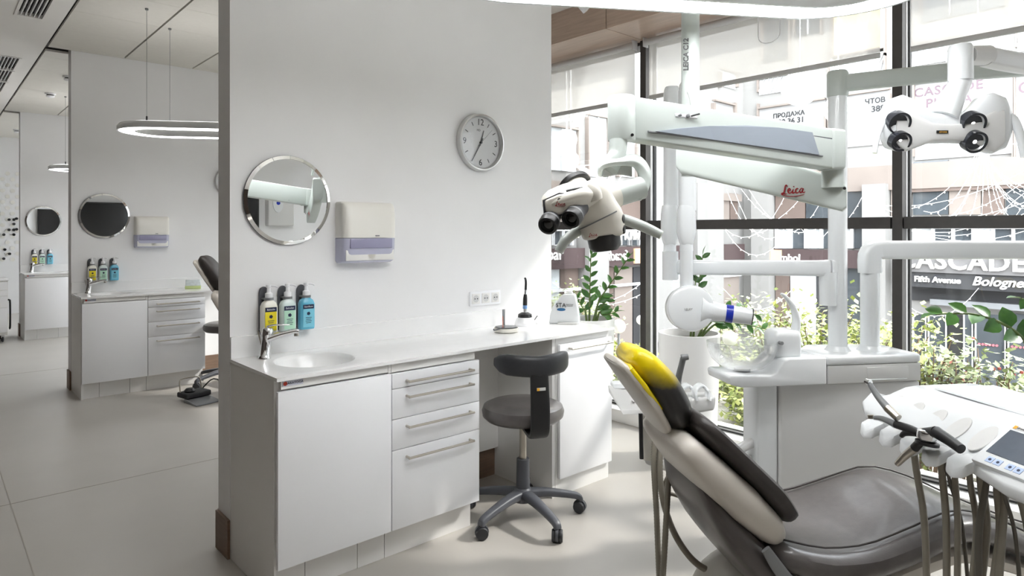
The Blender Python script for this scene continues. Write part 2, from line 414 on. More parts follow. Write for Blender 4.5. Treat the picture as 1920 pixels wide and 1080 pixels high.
def blind(a, b, label, drop=2.43):
    t = thing('roller_blind', label, 'blind', (XW-.12, (a+b)/2, SZ), group='half-raised roller blinds')
    MB().tube([(XW-.13, a, SZ-.035), (XW-.13, b, SZ-.035)], .024, 16).build('roller', m_alu, t)
    MB().box((XW-.109, a+.01, drop), (XW-.1075, b-.01, SZ-.03)).build('fabric', m_blind, t, smooth=False)
    MB().box((XW-.116, a+.01, drop-.03), (XW-.101, b-.01, drop)).build('bottom_bar', m_alu, t, bevel=.003)
    for y in (a-.006, b+.006):
        MB().box((XW-.16, y-.004, SZ-.07), (XW-.1, y+.004, SZ-.001)).build('bracket', m_alu, t, bevel=.002)
    return t
blind(3.01, 4.6, 'pale roller blind on the window nearest the end of the counter')
bl = blind(1.33, 2.9, 'pale roller blind with hanging bead chain behind the ceiling column')
blind(-.38, 1.2, 'pale roller blind on the window behind the four-lens dental light')
c1, c2 = V((XW-.17, 2.02, SZ-.04)), V((XW-.17, 1.88, SZ-.04))
pts = [c1]+[V((XW-.17, 1.95+.07*math.cos(PI*k/8), SZ-.2-.05*math.sin(PI*k/8))) for k in range(9)]+[c2]
MB().tube(pts, .0028, 6).build('bead_chain', m_white, bl)

# small ceiling spotlight in front of the soffit
p = onZ(1078, -2, CZ-.02); sp = thing('ceiling_spotlight', 'small white ceiling spotlight hanging before the wood soffit', 'spotlight', (3.3, p.y*3.3/p.x, CZ))
q = V((3.3, p.y*3.3/p.x, CZ))
MB().lathe([(.03, 0), (.03, -.02)], q, n=20).build('ceiling_plate', m_white, sp)
MB().tube([q+V((0, 0, -.02)), q+V((0, 0, -.06))], .008, 8).build('stem', m_white, sp)
MB().tube([q+V((0, 0, -.05)), q+V((.03, -.03, -.1)), q+V((.055, -.055, -.14))], [.02, .028, .03], 16).build('spot_head', m_white, sp)

# oval pendant lamps
def pendant(c1, c2, label, hw=.27, dim=True):
    c1, c2 = V(c1), V(c2); d = (c2-c1).normalized(); n = V((-d.y, d.x, 0)); z0 = 2.2
    t = thing('oval_pendant_lamp', label, 'pendant lamp', ((c1+c2)/2).to_3d() if len(c1) == 2 else tuple((c1+c2)/2), group='oval ring pendant lamps')
    path = []
    for k in range(21):
        a = -PI/2+PI*k/20; path.append(c2+d*(hw*math.cos(a))+n*(hw*math.sin(a)))
    for k in range(21):
        a = PI/2+PI*k/20; path.append(c1+d*(hw*math.cos(a))+n*(hw*math.sin(a)))
    def ring(prof, name, m):
        rings = []
        N = len(path)
        for k, p in enumerate(path):
            tg = (path[(k+1) % N]-path[k-1]).normalized(); o = V((tg.y, -tg.x, 0))
            rings.append([p+o*u+V((0, 0, w)) for u, w in prof])
        return MB().loft(rings, False, True).build(name, m, t, ang=60)
    ring([(.03, .0), (.03, .03), (.015, .05), (-.085, .05), (-.1, .03), (-.1, 0), (-.088, 0), (-.088, .02), (.018, .02), (.018, 0)], 'housing', m_unit)
    ring([(.017, .004), (.017, .016), (-.087, .016), (-.087, .004)], 'diffuser', m_led if dim else m_led_hi)
    ring([(.0, .0505), (.0, .053), (-.07, .053), (-.07, .0505)], 'added_fill_strip', m_fillup if dim else m_fillup_hi)  # unseen glowing strip on top, added for soft fill off the ceiling
    for e, s in ((c1, -1), (c2, 1)):
        for k in (-1, 1):
            p = e+n*(k*(hw-.03))+d*(s*.02)
            MB().tube([p+V((0, 0, .05)), V((p.x, p.y, CZ))], .0016, 6).build('wire', m_grey, t)
            MB().lathe([(.006, .045), (.006, .085), (.002, .09)], p, n=10).build('wire_grip', m_black, t)
            MB().lathe([(.012, 0), (.012, -.012), (.004, -.016)], (p.x, p.y, CZ), n=10).build('ceiling_fixing', m_grey, t)
    return t
pendant((1.30, 1.38, 2.2), (2.14, .84, 2.2), 'glowing white oval ring lamp hung over the dental chair', dim=False)
pendant((1.38, 5.58, 2.2), (2.22, 5.04, 2.2), 'long glowing oval ring lamp on wires in the bay beyond the front partition')
pendant((1.45, 9.75, 2.2), (2.29, 9.21, 2.2), 'oval ring lamp whose tip shows past the middle partition')

# ------------------------------------------------------------------ counters along the partitions
CT = .88; YF = 2.46; YB = 2.98
ex, ey, ez = V((1, 0, 0)), V((0, 1, 0)), V((0, 0, 1))
def bar_handle(x0, x1, z, y, parent):
    m = MB().tube([(x0, y-.03, z), (x1, y-.03, z)], .0055, 12)
    for x in (x0+.006, x1-.006): m.tube([(x, y-.03, z), (x, y, z)], .0055, 10)
    return m.build('handle', m_steel, parent)
# sink cabinet
sc_ = thing('sink_cabinet', 'white sink cabinet with one wide door below the front mirror', 'cabinet', (1.26, 2.72, 0), group='white sink cabinets')
MB().box((1.012, 2.5, 0), (1.03, YB-.002, .868)).build('side_panel', m_white2, sc_, bevel=.001, smooth=False)
MB().box((1.03, 2.5, .14), (1.51, YB-.002, .7)).box((1.03, 2.475, .83), (1.502, 2.5, .868)).box((1.03, 2.5, .7), (1.51, 2.51, .83)).build('body', m_white2, sc_, smooth=False)
d = MB().box((1.014, 2.465, .14), (1.514, 2.483, .823)).build('door', m_white, sc_, bevel=.0015)
MB().box((1.504, 2.475, .826), (1.518, 2.5, .868)).build('filler_strip', m_white2, sc_, smooth=False)
for a, b in ((1.03, 1.15), (1.153, 1.385), (1.388, 1.517)):
    MB().box((a, 2.53, 0), (b, 2.545, .139)).build('kick_panel', m_white2, sc_, bevel=.001, smooth=False)
tg_ = MB().box((1.035, 2.4735, .841), (1.118, 2.475, .862)).build('maker_badge', mat('badge_silver', rgb(206, 208, 220), .4), sc_, smooth=False)
text('badge_lettering', 'SARATOGA', (1.084, 2.473, .851), ex, ez, .0135, m_navy, sc_, .0004)
MB().lathe([(.008, 0), (.008, .0012), (.0045, .0012), (.0045, .0004)], (1.046, 2.4735, .8515), (0, -1, 0), n=16).build('badge_emblem', mat('badge_orange', rgb(200, 70, 50), .5), sc_)
# drawer cabinet
dc = thing('drawer_cabinet', 'white cabinet of four drawers with bar handles beside the stool', 'cabinet', (1.77, 2.72, 0), group='white drawer cabinets')
MB().box((1.52, 2.495, .14), (2.0, YB-.002, .868)).build('body', m_white2, dc, smooth=False)
MB().box((1.522, 2.478, .826), (1.985, 2.495, .868)).build('top_rail', m_white2, dc, smooth=False)
for a, b in ((.756, .82), (.623, .753), (.488, .62), (.14, .485)):
    dr = MB().box((1.5185, 2.465, a), (2.004, 2.483, b)).build('drawer', m_white, dc, bevel=.0015)
    bar_handle(1.585, 1.95, b-.037, 2.465, dr)
MB().box((1.52, 2.53, 0), (2.0, 2.545, .139)).build('kick_panel', m_white2, dc, bevel=.001, smooth=False)
MB().box((1.985, 2.545, 0), (2.0, YB-.002, .139)).build('kick_panel', m_white2, dc, smooth=False)
# end cabinet
ec = thing('end_cabinet', 'white cabinet at the window end of the counter with a long top handle', 'cabinet', (2.78, 2.72, 0))
MB().box((2.555, 2.49, 0), (2.998, YB-.002, .868)).build('body', m_white2, ec, smooth=False)
MB().box((2.53, 2.49, 0), (2.552, YB-.002, .868)).build('side_panel', m_white2, ec, smooth=False)
d = MB().box((2.565, 2.465, .1), (3.0, 2.483, .826)).build('door', m_white, ec, bevel=.0015)
bar_handle(2.63, 2.975, .8, 2.465, d)
kn = tag(MB().box((2.012, YB-.045, .171), (2.528, YB-.02, .868)).build('modesty_panel', m_white2, smooth=False), 'plain white panel closing the knee space behind the stool', 'panel')

# worktop with a moulded basin
BX, BY, BR = 1.283, 2.72, .175
def worktop(x1, label, group, low=False):
    t = thing('worktop', label, 'worktop', (WX0+.5, 2.72, CT-.02), group=group)
    x0, y0, y1 = 1.006, YF-.004, YB-.001
    angs = sorted([2*PI*i/56 for i in range(56)]+[math.atan2(y-BY, x-BX) % (2*PI) for x in (x0, x1) for y in (y0, y1)])
    inn, out = [], []
    for a in angs:
        c, s = math.cos(a), math.sin(a); k = 1e9
        if c > 1e-9: k = min(k, (x1-BX)/c)
        if c < -1e-9: k = min(k, (x0-BX)/c)
        if s > 1e-9: k = min(k, (y1-BY)/s)
        if s < -1e-9: k = min(k, (y0-BY)/s)
        inn.append((c, s)); out.append(V((BX+c*k, BY+s*k, CT)))
    prof = [(BR, CT), (BR-.006, CT-.003), (BR-.012, CT-.02), (BR-.03, CT-.07), (BR-.07, CT-.105), (.03, CT-.118), (.02, CT-.119)]
    rings = [out]+[[V((BX+c*r, BY+s*r, z)) for c, s in inn] for r, z in prof]
    m = MB().loft([[p-V((0, 0, .014)) for p in out]]+rings, False)
    m.build('top', m_corian, t, ang=50)
    MB().lathe([(.021, -.121), (.021, -.117), (.012, -.116), (.001, -.118)], (BX, BY, CT), n=20).build('drain', m_chrome, t)
    MB().box((x0+.005, YB-.012, CT), (x1 if x1 < 3.0 else 3.01, YB-.0005, CT+.095)).build('backsplash', m_corian, t, bevel=.001, smooth=False)
    return t
wt = worktop(3.015, 'long white worktop with a moulded basin along the front partition', 'white worktops with basins')

# tap
def tap():
    b = V((1.125, 2.885, CT))
    t = thing('basin_tap', 'chrome mixer tap on the front basin', 'tap', tuple(b), group='chrome basin taps')
    MB().lathe([(.027, 0), (.027, .006), (.022, .012), (.021, .09), (.024, .1), (.024, .128), (.018, .136), (.001, .138)], b, (.12, 0, 1), n=24).build('body', m_chrome, t)
    MB().strap([b+V((.012, -.005, .085)), b+V((.06, -.02, .1)), b+V((.115, -.04, .112)), b+V((.135, -.047, .112))], (.33, .94, 0), [.017, .016, .014, .014], [.016, .013, .011, .011], 3, sub=4).build('spout', m_chrome, t)
    MB().lathe([(.011, 0), (.011, -.014), (.008, -.014)], b+V((.128, -.044, .105)), n=16).build('aerator', m_steel, t)
    MB().strap([b+V((.01, 0, .14)), b+V((.04, -.012, .146)), b+V((.1, -.035, .143))], (.33, .94, 0), [.016, .012, .006], [.006, .004, .003], 3, sub=3).build('lever', m_chrome, t)
    MB().tube([b+V((-.005, .012, .04)), b+V((-.02, .018, .12))], .0028, 8).build('pop_up_rod', m_steel, t)
    return t
tp = tap()

# soap bottles in wall brackets
def bottle(x, bodymat, kind, label, group):
    b = V((x, 2.935, .985)); t = thing('pump_bottle', label, 'bottle', tuple(b), group=group)
    w, dp = .036, .024
    def ring(z, a, c): return [b+V((a*se(math.cos(q), 4), c*se(math.sin(q), 4), z)) for q in [2*PI*i/24 for i in range(24)]]
    MB().loft([ring(0, w*.94, dp*.94), ring(.006, w, dp), ring(.118, w, dp), ring(.134, w*.8, dp*.9), ring(.143, .017, .016), ring(.15, .016, .016)]).build('body', bodymat, t)
    MB().lathe([(.021, .146), (.021, .156), (.017, .157)], b, n=20).build('collar', m_grey, t)
    MB().lathe([(.0165, .156), (.0165, .176), (.009, .18), (.008, .2), (.012, .202), (.012, .214), (.003, .217)], b, n=20).build('pump', m_white, t)
    MB().strap([b+V((0, 0, .208)), b+V((.02, -.012, .209)), b+V((.032, -.02, .203))], (.5, .86, 0), [.007, .006, .004], [.005, .004, .003], 3, sub=3).build('nozzle', m_white, t)
    lb = {'y': m_yellow, 'm': m_mint, 'b': mat('label_blue', rgb(128, 204, 226), .5)}[kind]
    L = MB().box((x-.026, b.y-dp-.0012, .995), (x+.026, b.y-dp-.0002, 1.1)).build('label', lb, t, smooth=False)
    MB().box((x-.026, b.y-dp-.002, 1.08), (x+.026, b.y-dp-.0012, 1.1)).build('label_band', m_navy, L, smooth=False)
    text('label_lettering', {'y': 'Baktolin', 'm': 'Baktolan', 'b': 'Sterillium'}[kind], (x, b.y-dp-.0022, 1.09), ex, ez, .011, m_white, L, .0003)
    ll = MB()
    for q_ in range(4): ll.box((x-.014+.002*(q_ % 2), b.y-dp-.0017, 1.038-q_*.008), (x+.015-.003*(q_ % 2), b.y-dp-.0012, 1.0405-q_*.008))
    ll.build('label_lines', m_navy, L, smooth=False)
    MB().lathe([(.009, 0), (.009, .0006)], (x, b.y-dp-.0012, 1.058), (0, -1, 0), n=5).build('label_emblem', m_navy, L, smooth=False)
    return t
def bracket(x, label, group):
    t = thing('bottle_bracket', label, 'bracket', (x, YB-.001, .99), group=group)
    poly = [(-.023, 0), (.023, 0)]+[(.023*math.cos(PI*k/10), .175+.03*math.sin(PI*k/10)) for k in range(11)]
    MB().prism(poly, (x, YB-.001, .985), ex, ez, .014).build('back_plate', m_darkgrey, t, bevel=.003)
    MB().box((x-.014, YB-.046, 1.133), (x+.014, YB-.014, 1.141)).build('arm', m_grey, t, bevel=.002)
    return t
XB = (1.165, 1.252, 1.342)
set1 = []
for x, bm_, k, l in zip(XB, (mat('milky_bottle', rgb(238, 236, 226), .3), m_greenbtl, m_bluebtl), 'ymb', ('white pump bottle with a bright yellow label', 'clear pump bottle with a pale mint label', 'blue pump bottle')):
    set1.append((bottle(x, bm_, k, l+' under the front mirror', 'pump bottles over the basins'), l))
    set1.append((bracket(x-.008, 'dark grey wall bracket behind the '+l.split(' with')[0]+' under the front mirror' if False else 'dark grey rounded wall bracket holding the '+{'y': 'yellow-labelled', 'm': 'mint-labelled', 'b': 'blue'}[k]+' bottle under the front mirror', 'wall brackets for bottles'), None))

# mirror
def mirror():
    c = V((1.27, YB-.012, 1.585)); R = .207
    t = thing('round_mirror', 'round mirror reflecting the pale microscope arm, above three pump bottles', 'mirror', tuple(c), group='round wall mirrors')
    MB().lathe([(R-.016, .0095), (R-.0165, .006), (.001, .006)], c, (0, -1, 0), n=72, cap=False).build('glass', m_mirror, t, smooth=False)
    MB().lathe([(R, .0), (R, .003), (R-.016, .0095)], c, (0, -1, 0), n=72, cap=False).build('bevel', m_mirror, t)
    MB().lathe([(R-.004, -.011), (R+.001, -.004), (R+.001, .001)], c, (0, -1, 0), n=72).build('back', m_darkgrey, t)
    return t
mr = mirror()

# towel dispenser
m_smoke = mat('smoky_violet_plastic', rgb(186, 187, 208), .12, vary=.03, coat=.3)
def dispenser():
    x0, x1, z0, z1, ys, y0, y1 = 1.512, 1.805, 1.285, 1.585, 1.408, YB-.1, YB-.001
    t = thing('towel_dispenser', 'white paper towel dispenser with a smoky window between front mirror and clock', 'dispenser', ((x0+x1)/2, YB, z0), group='wall paper towel dispensers')
    def sec(z, k=1, ins=0):
        r = []
        pr = [(x0+ins, y1), (x1-ins, y1)]
        for cx, s in ((x1-ins-.04, 1), (x0+ins+.04, -1)):
            for i in range(7):
                a = PI/2*i/6 if s > 0 else PI/2+PI/2*i/6
                a2 = -a
                r.append((cx+.04*math.cos(a), y1-(y1-y0)*(1-.04/.11*0)*0-(y1-y0-.03)*k-.03*math.sin(a)*k))
        pts = [(x1-ins, y1)]+r+[(x0+ins, y1)]
        return [V((px, py, z)) for px, py in pts]
    MB().loft([sec(ys+.001, .97), sec(ys+.08, 1), sec(z1-.03, .93), sec(z1-.008, .8), sec(z1, .62, .006)]).build('cover', mat('dispenser_white', rgb(236, 234, 228), .3, vary=.01), t)
    MB().loft([sec(z0, .62, .008), sec(z0+.01, .8), sec(z0+.05, .9), sec(ys-.001, .965)]).build('window', m_smoke, t)
    MB().box((x0+.03, y0+.0, ys-.05), (x1-.03, y0+.012, ys-.004)).build('smoked_band', mat('violet_grey', rgb(150, 148, 176), .2), t, bevel=.002)
    MB().box((x0+.012, y0+.012, z0+.012), (x1-.012, y0+.02, z0+.065)).build('towel_stack', m_white2, t, bevel=.004)
    MB().lathe([(.024, 0), (.024, .004), (.001, .004)], ((x0+x1)/2+.005, y0+.016, z0+.045), (0, -1, 0), n=20).build('towel_opening', m_cream, t)
    MB().box(((x0+x1)/2+.02, y0-.0015, ys+.008), ((x0+x1)/2+.042, y0+.004, ys+.014)).build('badge', m_grey, t, smooth=False)
    return t
dp_ = dispenser()

# clock
def clock():
    c = V((2.42, YB-.002, 1.957)); R = .167
    t = thing('wall_clock', 'round silver wall clock reading about twenty-five to one above the socket', 'clock', tuple(c), group='round wall clocks')
    MB().lathe([(R, 0), (R, .024), (R-.004, .034), (R-.012, .036), (R-.018, .028), (R-.018, .006)], c, (0, -1, 0), n=64).build('case', mat('clock_silver', (.62, .62, .62), .28, .85, vary=.02), t)
    MB().lathe([(R-.016, .006), (R-.016, .012), (.001, .012)], c, (0, -1, 0), n=48).build('dial', mat('dial_white', rgb(240, 240, 240), .5, vary=.01), t, smooth=False)
    y = c.y-.0125
    for h in range(12):
        a = PI/2-2*PI*h/12; u = V((math.cos(a), 0, math.sin(a)))
        if h % 3 == 0:
            text('numeral', str(h or 12), c+u*(R*.7)+V((0, -.0128, 0)), ex, ez, .052, m_ink if h != 9 else m_ink, t, .0004)
        else:
            MB().strap([V((c.x, y, c.z))+u*(R*.64), V((c.x, y, c.z))+u*(R*.78)], (0, 1, 0), .0006, .0022).build('hour_mark', m_ink, t, smooth=False)
    text('maker_mark', 'MD', c+V((-.014, -.0128, .07)), ex, ez, .018, m_inkgrey, t, .0003)
    def hand(deg, l0, l1, w, name, k):
        a = PI/2-math.radians(deg); u = V((math.cos(a), 0, math.sin(a))); o = V((c.x, c.y-.016-k*.002, c.z))
        MB().strap([o-u*l0, o, o+u*l1], (0, 1, 0), .0007, [w*.6, w, w*.45]).build(name, m_ink, t, smooth=False)
    hand(17, .02, .075, .0045, 'hour_hand', 0); hand(211, .03, .125, .004, 'minute_hand', 1); hand(46, .03, .115, .0009, 'second_hand', 2)
    MB().lathe([(.007, .01), (.007, .023), (.001, .024)], c, (0, -1, 0), n=16).build('pivot', m_ink, t)
    MB().lathe([(R-.014, .0278), (.001, .0278)], c, (0, -1, 0), n=48, cap=False).build('crystal', glass_mat('clock_glass', (1, 1, 1), .8), t, smooth=False)
    return t
ck = clock()

# triple socket
sk = thing('triple_socket', 'white triple wall socket above the counter', 'socket', (2.462, YB, 1.05))
MB().box((2.346, YB-.011, 1.008), (2.578, YB-.0005, 1.092)).build('frame', m_white, sk, bevel=.003)
for i in range(3):
    x = 2.388+i*.074
    o = MB().box((x-.029, YB-.014, 1.021), (x+.029, YB-.01, 1.079)).build('insert', m_white2, sk, bevel=.0015)
    MB().lathe([(.021, .0142), (.0195, .0142), (.0195, .0115)], (x, YB, 1.05), (0, -1, 0), n=28).build('well', m_alu, o)
    for s in (-1, 1): MB().lathe([(.0032, .0142), (.0032, .0165)], (x+s*.009, YB, 1.05), (0, -1, 0), n=10).build('pin_hole', m_ink, o)

# curing lamp
b = V((2.675, 2.86, CT)); t = thing('curing_light', 'cordless curing light standing in its white and black charging base', 'curing light', tuple(b))
MB().lathe([(.062, 0), (.064, .004), (.062, .02), (.05, .045), (.042, .05)], b, n=32).build('charging_base', m_white, t)
MB().lathe([(.043, .048), (.04, .068), (.022, .078), (.014, .079)], b, n=28).build('base_collar', m_black, t)
MB().tube([b+V((0, 0, .076)), b+V((0, 0, .1))], [.012, .013], 16).build('chrome_ring', m_chrome, t)
MB().tube([b+V((0, 0, .1)), b+V((.001, 0, .12))], .0135, 16).build('blue_ring', mat('pale_blue', rgb(110, 150, 200), .3), t)
MB().tube([b+V((.001, 0, .12)), b+V((.002, 0, .16)), b+V((.004, 0, .185))], [.0135, .013, .0095], 16).build('grip', m_black, t)
MB().tube([b+V((.004, 0, .185)), b+V((.006, 0, .212))], .0085, 14).build('neck', m_chrome, t)
MB().tube([b+V((.006, 0, .21)), b+V((.008, 0, .25)), b+V((.006, 0, .272)), b+V((-.004, -.006, .281))], [.0075, .007, .0065, .006], 12, sub=4).build('light_guide', m_black, t)
MB().tube([b+V((.058, .0, .01)), b+V((.1, .03, .005)), b+V((.15, .075, .01)), b+V((.2, .1, .03))], .003, 8, sub=4).build('cable', m_black, t)

# instrument dish
b = V((2.42, 2.74, CT)); t = thing('instrument_dish', 'small round cream dish holding instruments on the counter', 'dish', tuple(b))
MB().lathe([(.05, 0), (.068, .006), (.07, .024), (.066, .026), (.063, .016), (.001, .014)], b, n=36, cap=True).build('bowl', m_cream, t)
MB().lathe([(.058, .0), (.06, .006), (.001, .007)], b+V((0, 0, .026)), n=30).build('inner_tray', m_grey, t)
t = thing('orange_filter_probe', 'thin dark probe with an orange filter paddle beside the dish', 'probe', tuple(b+V((-.07, -.03, 0))))
MB().tube([b+V((-.03, -.02, .032)), b+V((-.1, -.045, .03)), b+V((-.135, -.055, .03)), b+V((-.14, -.056, .036))], .0035, 8).build('handle', m_darkgrey, t)
MB().strap([b+V((-.05, -.028, .0338)), b+V((-.05, -.028, .07)), b+V((-.05, -.028, .096))], (.5, .87, 0), [.013, .014, .006], .0015, 2.5, sub=3).build('filter_paddle', mat('orange_filter', rgb(198, 92, 60), .2, coat=.3), t)
t = tag(MB().box((b.x-.008, b.y-.012+.03, CT+.034), (b.x+.008, b.y-.006+.03, CT+.125)).build('mixing_spatula', m_grey, bevel=.001), 'upright grey spatula standing in the cream dish', 'spatula')

# anaesthesia console
b = V((2.938, 2.766, CT)); t = thing('injection_console', 'white wedge-shaped injection console with a blue oval emblem beside the planter', 'console', tuple(b), rz=-.9)
M = Matrix.Translation(b) @ Matrix.Rotation(-.9, 4, 'Z')
def rr(z, x0, x1, y): return [M @ V((x, yy, z)) for x, yy in ((x0, -y), (x1, -y), (x1, y), (x0, y))]
MB().loft([rr(.0, -.105, .082, .048), rr(.05, -.1, .078, .047), rr(.1, -.085, .07, .045), rr(.165, -.035, .057, .041), rr(.18, -.012, .052, .037)]).build('housing', m_unit, t, bevel=.009, seg=3)
MB().loft([rr(.18, .0, .04, .022), rr(.197, .015, .032, .012)]).build('top_knob', m_unit, t, bevel=.004)
u = M.to_3x3() @ V((1, 0, 0)); nrm = M.to_3x3() @ V((0, -1, 0))
text('brand_lettering', 'STA', M @ V((-.032, -.047, .112)), u, ez, .036, m_ink, t, .0015)
MB().lathe([(.001, 0), (1, 0), (1, .003), (.001, .003)], M @ V((-.03, -.045, .087)), nrm, n=28, ax=.026, ay=.009, cap=False, U=u).build('oval_emblem', mat('emblem_blue', rgb(48, 104, 150), .4), t)
text('small_lettering', 'Single Tooth\nAnesthesia', M @ V((.02, -.0445, .113)), u, ez, .009, m_inkgrey, t, .0015)
for k, c in enumerate(('status_green', 'status_blue', 'status_violet')):
    MB().ball(M @ V((.075-.006*k, -.01, .055+.022*k)), .005, 10, 6).build('status_light', mat(c, ((.1, .5, .35), (.25, .4, .85), (.45, .35, .85))[k], .3), t)
MB().box((-.05, -.075, 0), (.07, -.046, .012), M).build('front_foot', m_unit2, t, bevel=.004)

# copies in the other bays
tags = ['middle', 'rear']
def bay(n, o, label): return dup(o, (0, PY*n, 0), label)
for n in (1, 2):
    w = tags[n-1]
    bay(n, sc_, 'white sink cabinet with one wide door against the %s partition' % w)
    bay(n, tp, 'chrome mixer tap on the basin at the %s partition' % w)
    bay(n, mr, 'round mirror filled with a black reflection on the %s partition' % w)
    for (o, l), k in zip(set1, 'yymmbb'):
        if l: bay(n, o, l+' on the %s partition' % w)
        else: bay(n, o, 'dark grey rounded wall bracket holding the %s bottle on the %s partition' % ({'y': 'yellow-labelled', 'm': 'mint-labelled', 'b': 'blue'}[k], w))
bay(1, dc, 'white cabinet of four drawers with bar handles at the middle partition')
bay(1, dp_, 'white paper towel dispenser with a smoky window on the middle partition')
c2 = bay(1, ck, 'round silver clock cut off by the edge of the front partition')
w2 = worktop(2.3, 'white worktop with a moulded basin at the middle partition', 'white worktops with basins')
w2.location.y += PY
w3 = worktop(1.62, 'white worktop with a moulded basin at the rear partition', 'white worktops with basins')
w3.location.y += PY*2

# wipes box on the second counter
b = onZ(362, 541, CT); t = thing('wipes_box', 'pale green and white box lying on the counter of the middle partition', 'box', tuple(b), rz=-.3)
M = Matrix.Translation(b) @ Matrix.Rotation(-.3, 4, 'Z')
MB().box((-.07, -.05, 0), (.07, .05, .03), M).build('lower_box', mat('box_lime', rgb(200, 214, 150), .6), t, bevel=.003)
MB().loft([[M @ V((x, y, .031)) for x, y in ((-.068, -.048), (.068, -.048), (.068, .048), (-.068, .048))], [M @ V((x, y, .085)) for x, y in ((-.06, .005), (.06, .005), (.066, .048), (-.066, .048))]]).build('upper_box', mat('box_pale', rgb(206, 214, 214), .6, vary=.1, scale=40), t, bevel=.003)

# black screens on the backs of the partitions, seen in the mirrors
def wall_screen(n, label):
    y = wall_y(n)+.151
    t = thing('wall_screen', label, 'screen', (2.1, y, 1.5), group='wall screens')
    MB().box((1.62, y+.03, 1.18), (2.62, y+.06, 1.86)).build('bezel', m_black, t, bevel=.006)
    MB().box((1.64, y+.0605, 1.2), (2.6, y+.062, 1.84)).build('display', m_screen, t, smooth=False)
    MB().box((2.0, y, 1.4), (2.24, y+.03, 1.64)).build('mount', m_darkgrey, t, smooth=False)
for n, w in ((-1, 'back'), (0, 'front'), (1, 'middle')): wall_screen(n, 'black wall-mounted screen on the reverse of the %s partition' % w)
t = thing('xray_control_box', 'white wall box with a curved front and blue emblem, reflected in the front mirror', 'control box', (2.83, wall_y(-1)+.15, 1.5))
y = wall_y(-1)+.151
MB().box((2.7, y, 1.5), (2.98, y+.1, 1.9)).build('housing', m_unit2, t, bevel=.012, seg=3)
MB().lathe([(.001, 0), (1, 0), (1, .012), (.001, .016)], (2.8, y+.1, 1.74), (0, 1, 0), n=32, ax=.055, ay=.1, cap=False).build('front_plate', m_unit, t)
MB().lathe([(.02, .0), (.02, .004)], (2.8, y+.115, 1.74), (0, 1, 0), n=20).build('emblem', m_blue, t)
MB().box((2.77, y+.112, 1.8), (2.83, y+.118, 1.825)).build('display', m_navy, t, smooth=False)

# mobile drawer unit in the last bay
x0, x1, y0, y1 = .42, .84, 10.75, 11.2
t = thing('mobile_drawer_unit', 'white drawer unit on casters beside the rear partition', 'cabinet', ((x0+x1)/2, (y0+y1)/2, 0))
MB().box((x0, y0+.02, .09), (x1, y1, .8)).build('body', m_white2, t, bevel=.002)
MB().box((x0-.01, y0-.01, .8), (x1+.01, y1+.01, .825)).build('top', m_white, t, bevel=.004)
for a, b_ in ((.68, .785), (.6, .677), (.45, .597), (.13, .447)):
    dr = MB().box((x0+.004, y0, a), (x1-.004, y0+.019, b_)).build('drawer', m_white, t, bevel=.002)
    bar_handle(x0+.06, x1-.1, b_-.04, y0, dr)
MB().tube([(x1+.02, y0+.1, .16), (x1+.03, y0+.1, .2), (x1+.03, y0+.1, .5), (x1+.02, y0+.1, .54), (x1, y0+.1, .54)], .011, 10, sub=3).build('push_handle', m_black, t)
for x in (x0+.05, x1-.05):
    for y in (y0+.06, y1-.06):
        c = MB().lathe([(.03, -.012), (.037, -.006), (.037, .006), (.03, .012)], (x, y, .037), (1, 0, 0), n=18).build('caster', m_rubber, t)
        MB().box((x-.018, y-.02, .05), (x+.018, y+.02, .09)).build('fork', m_alu, c, bevel=.003)

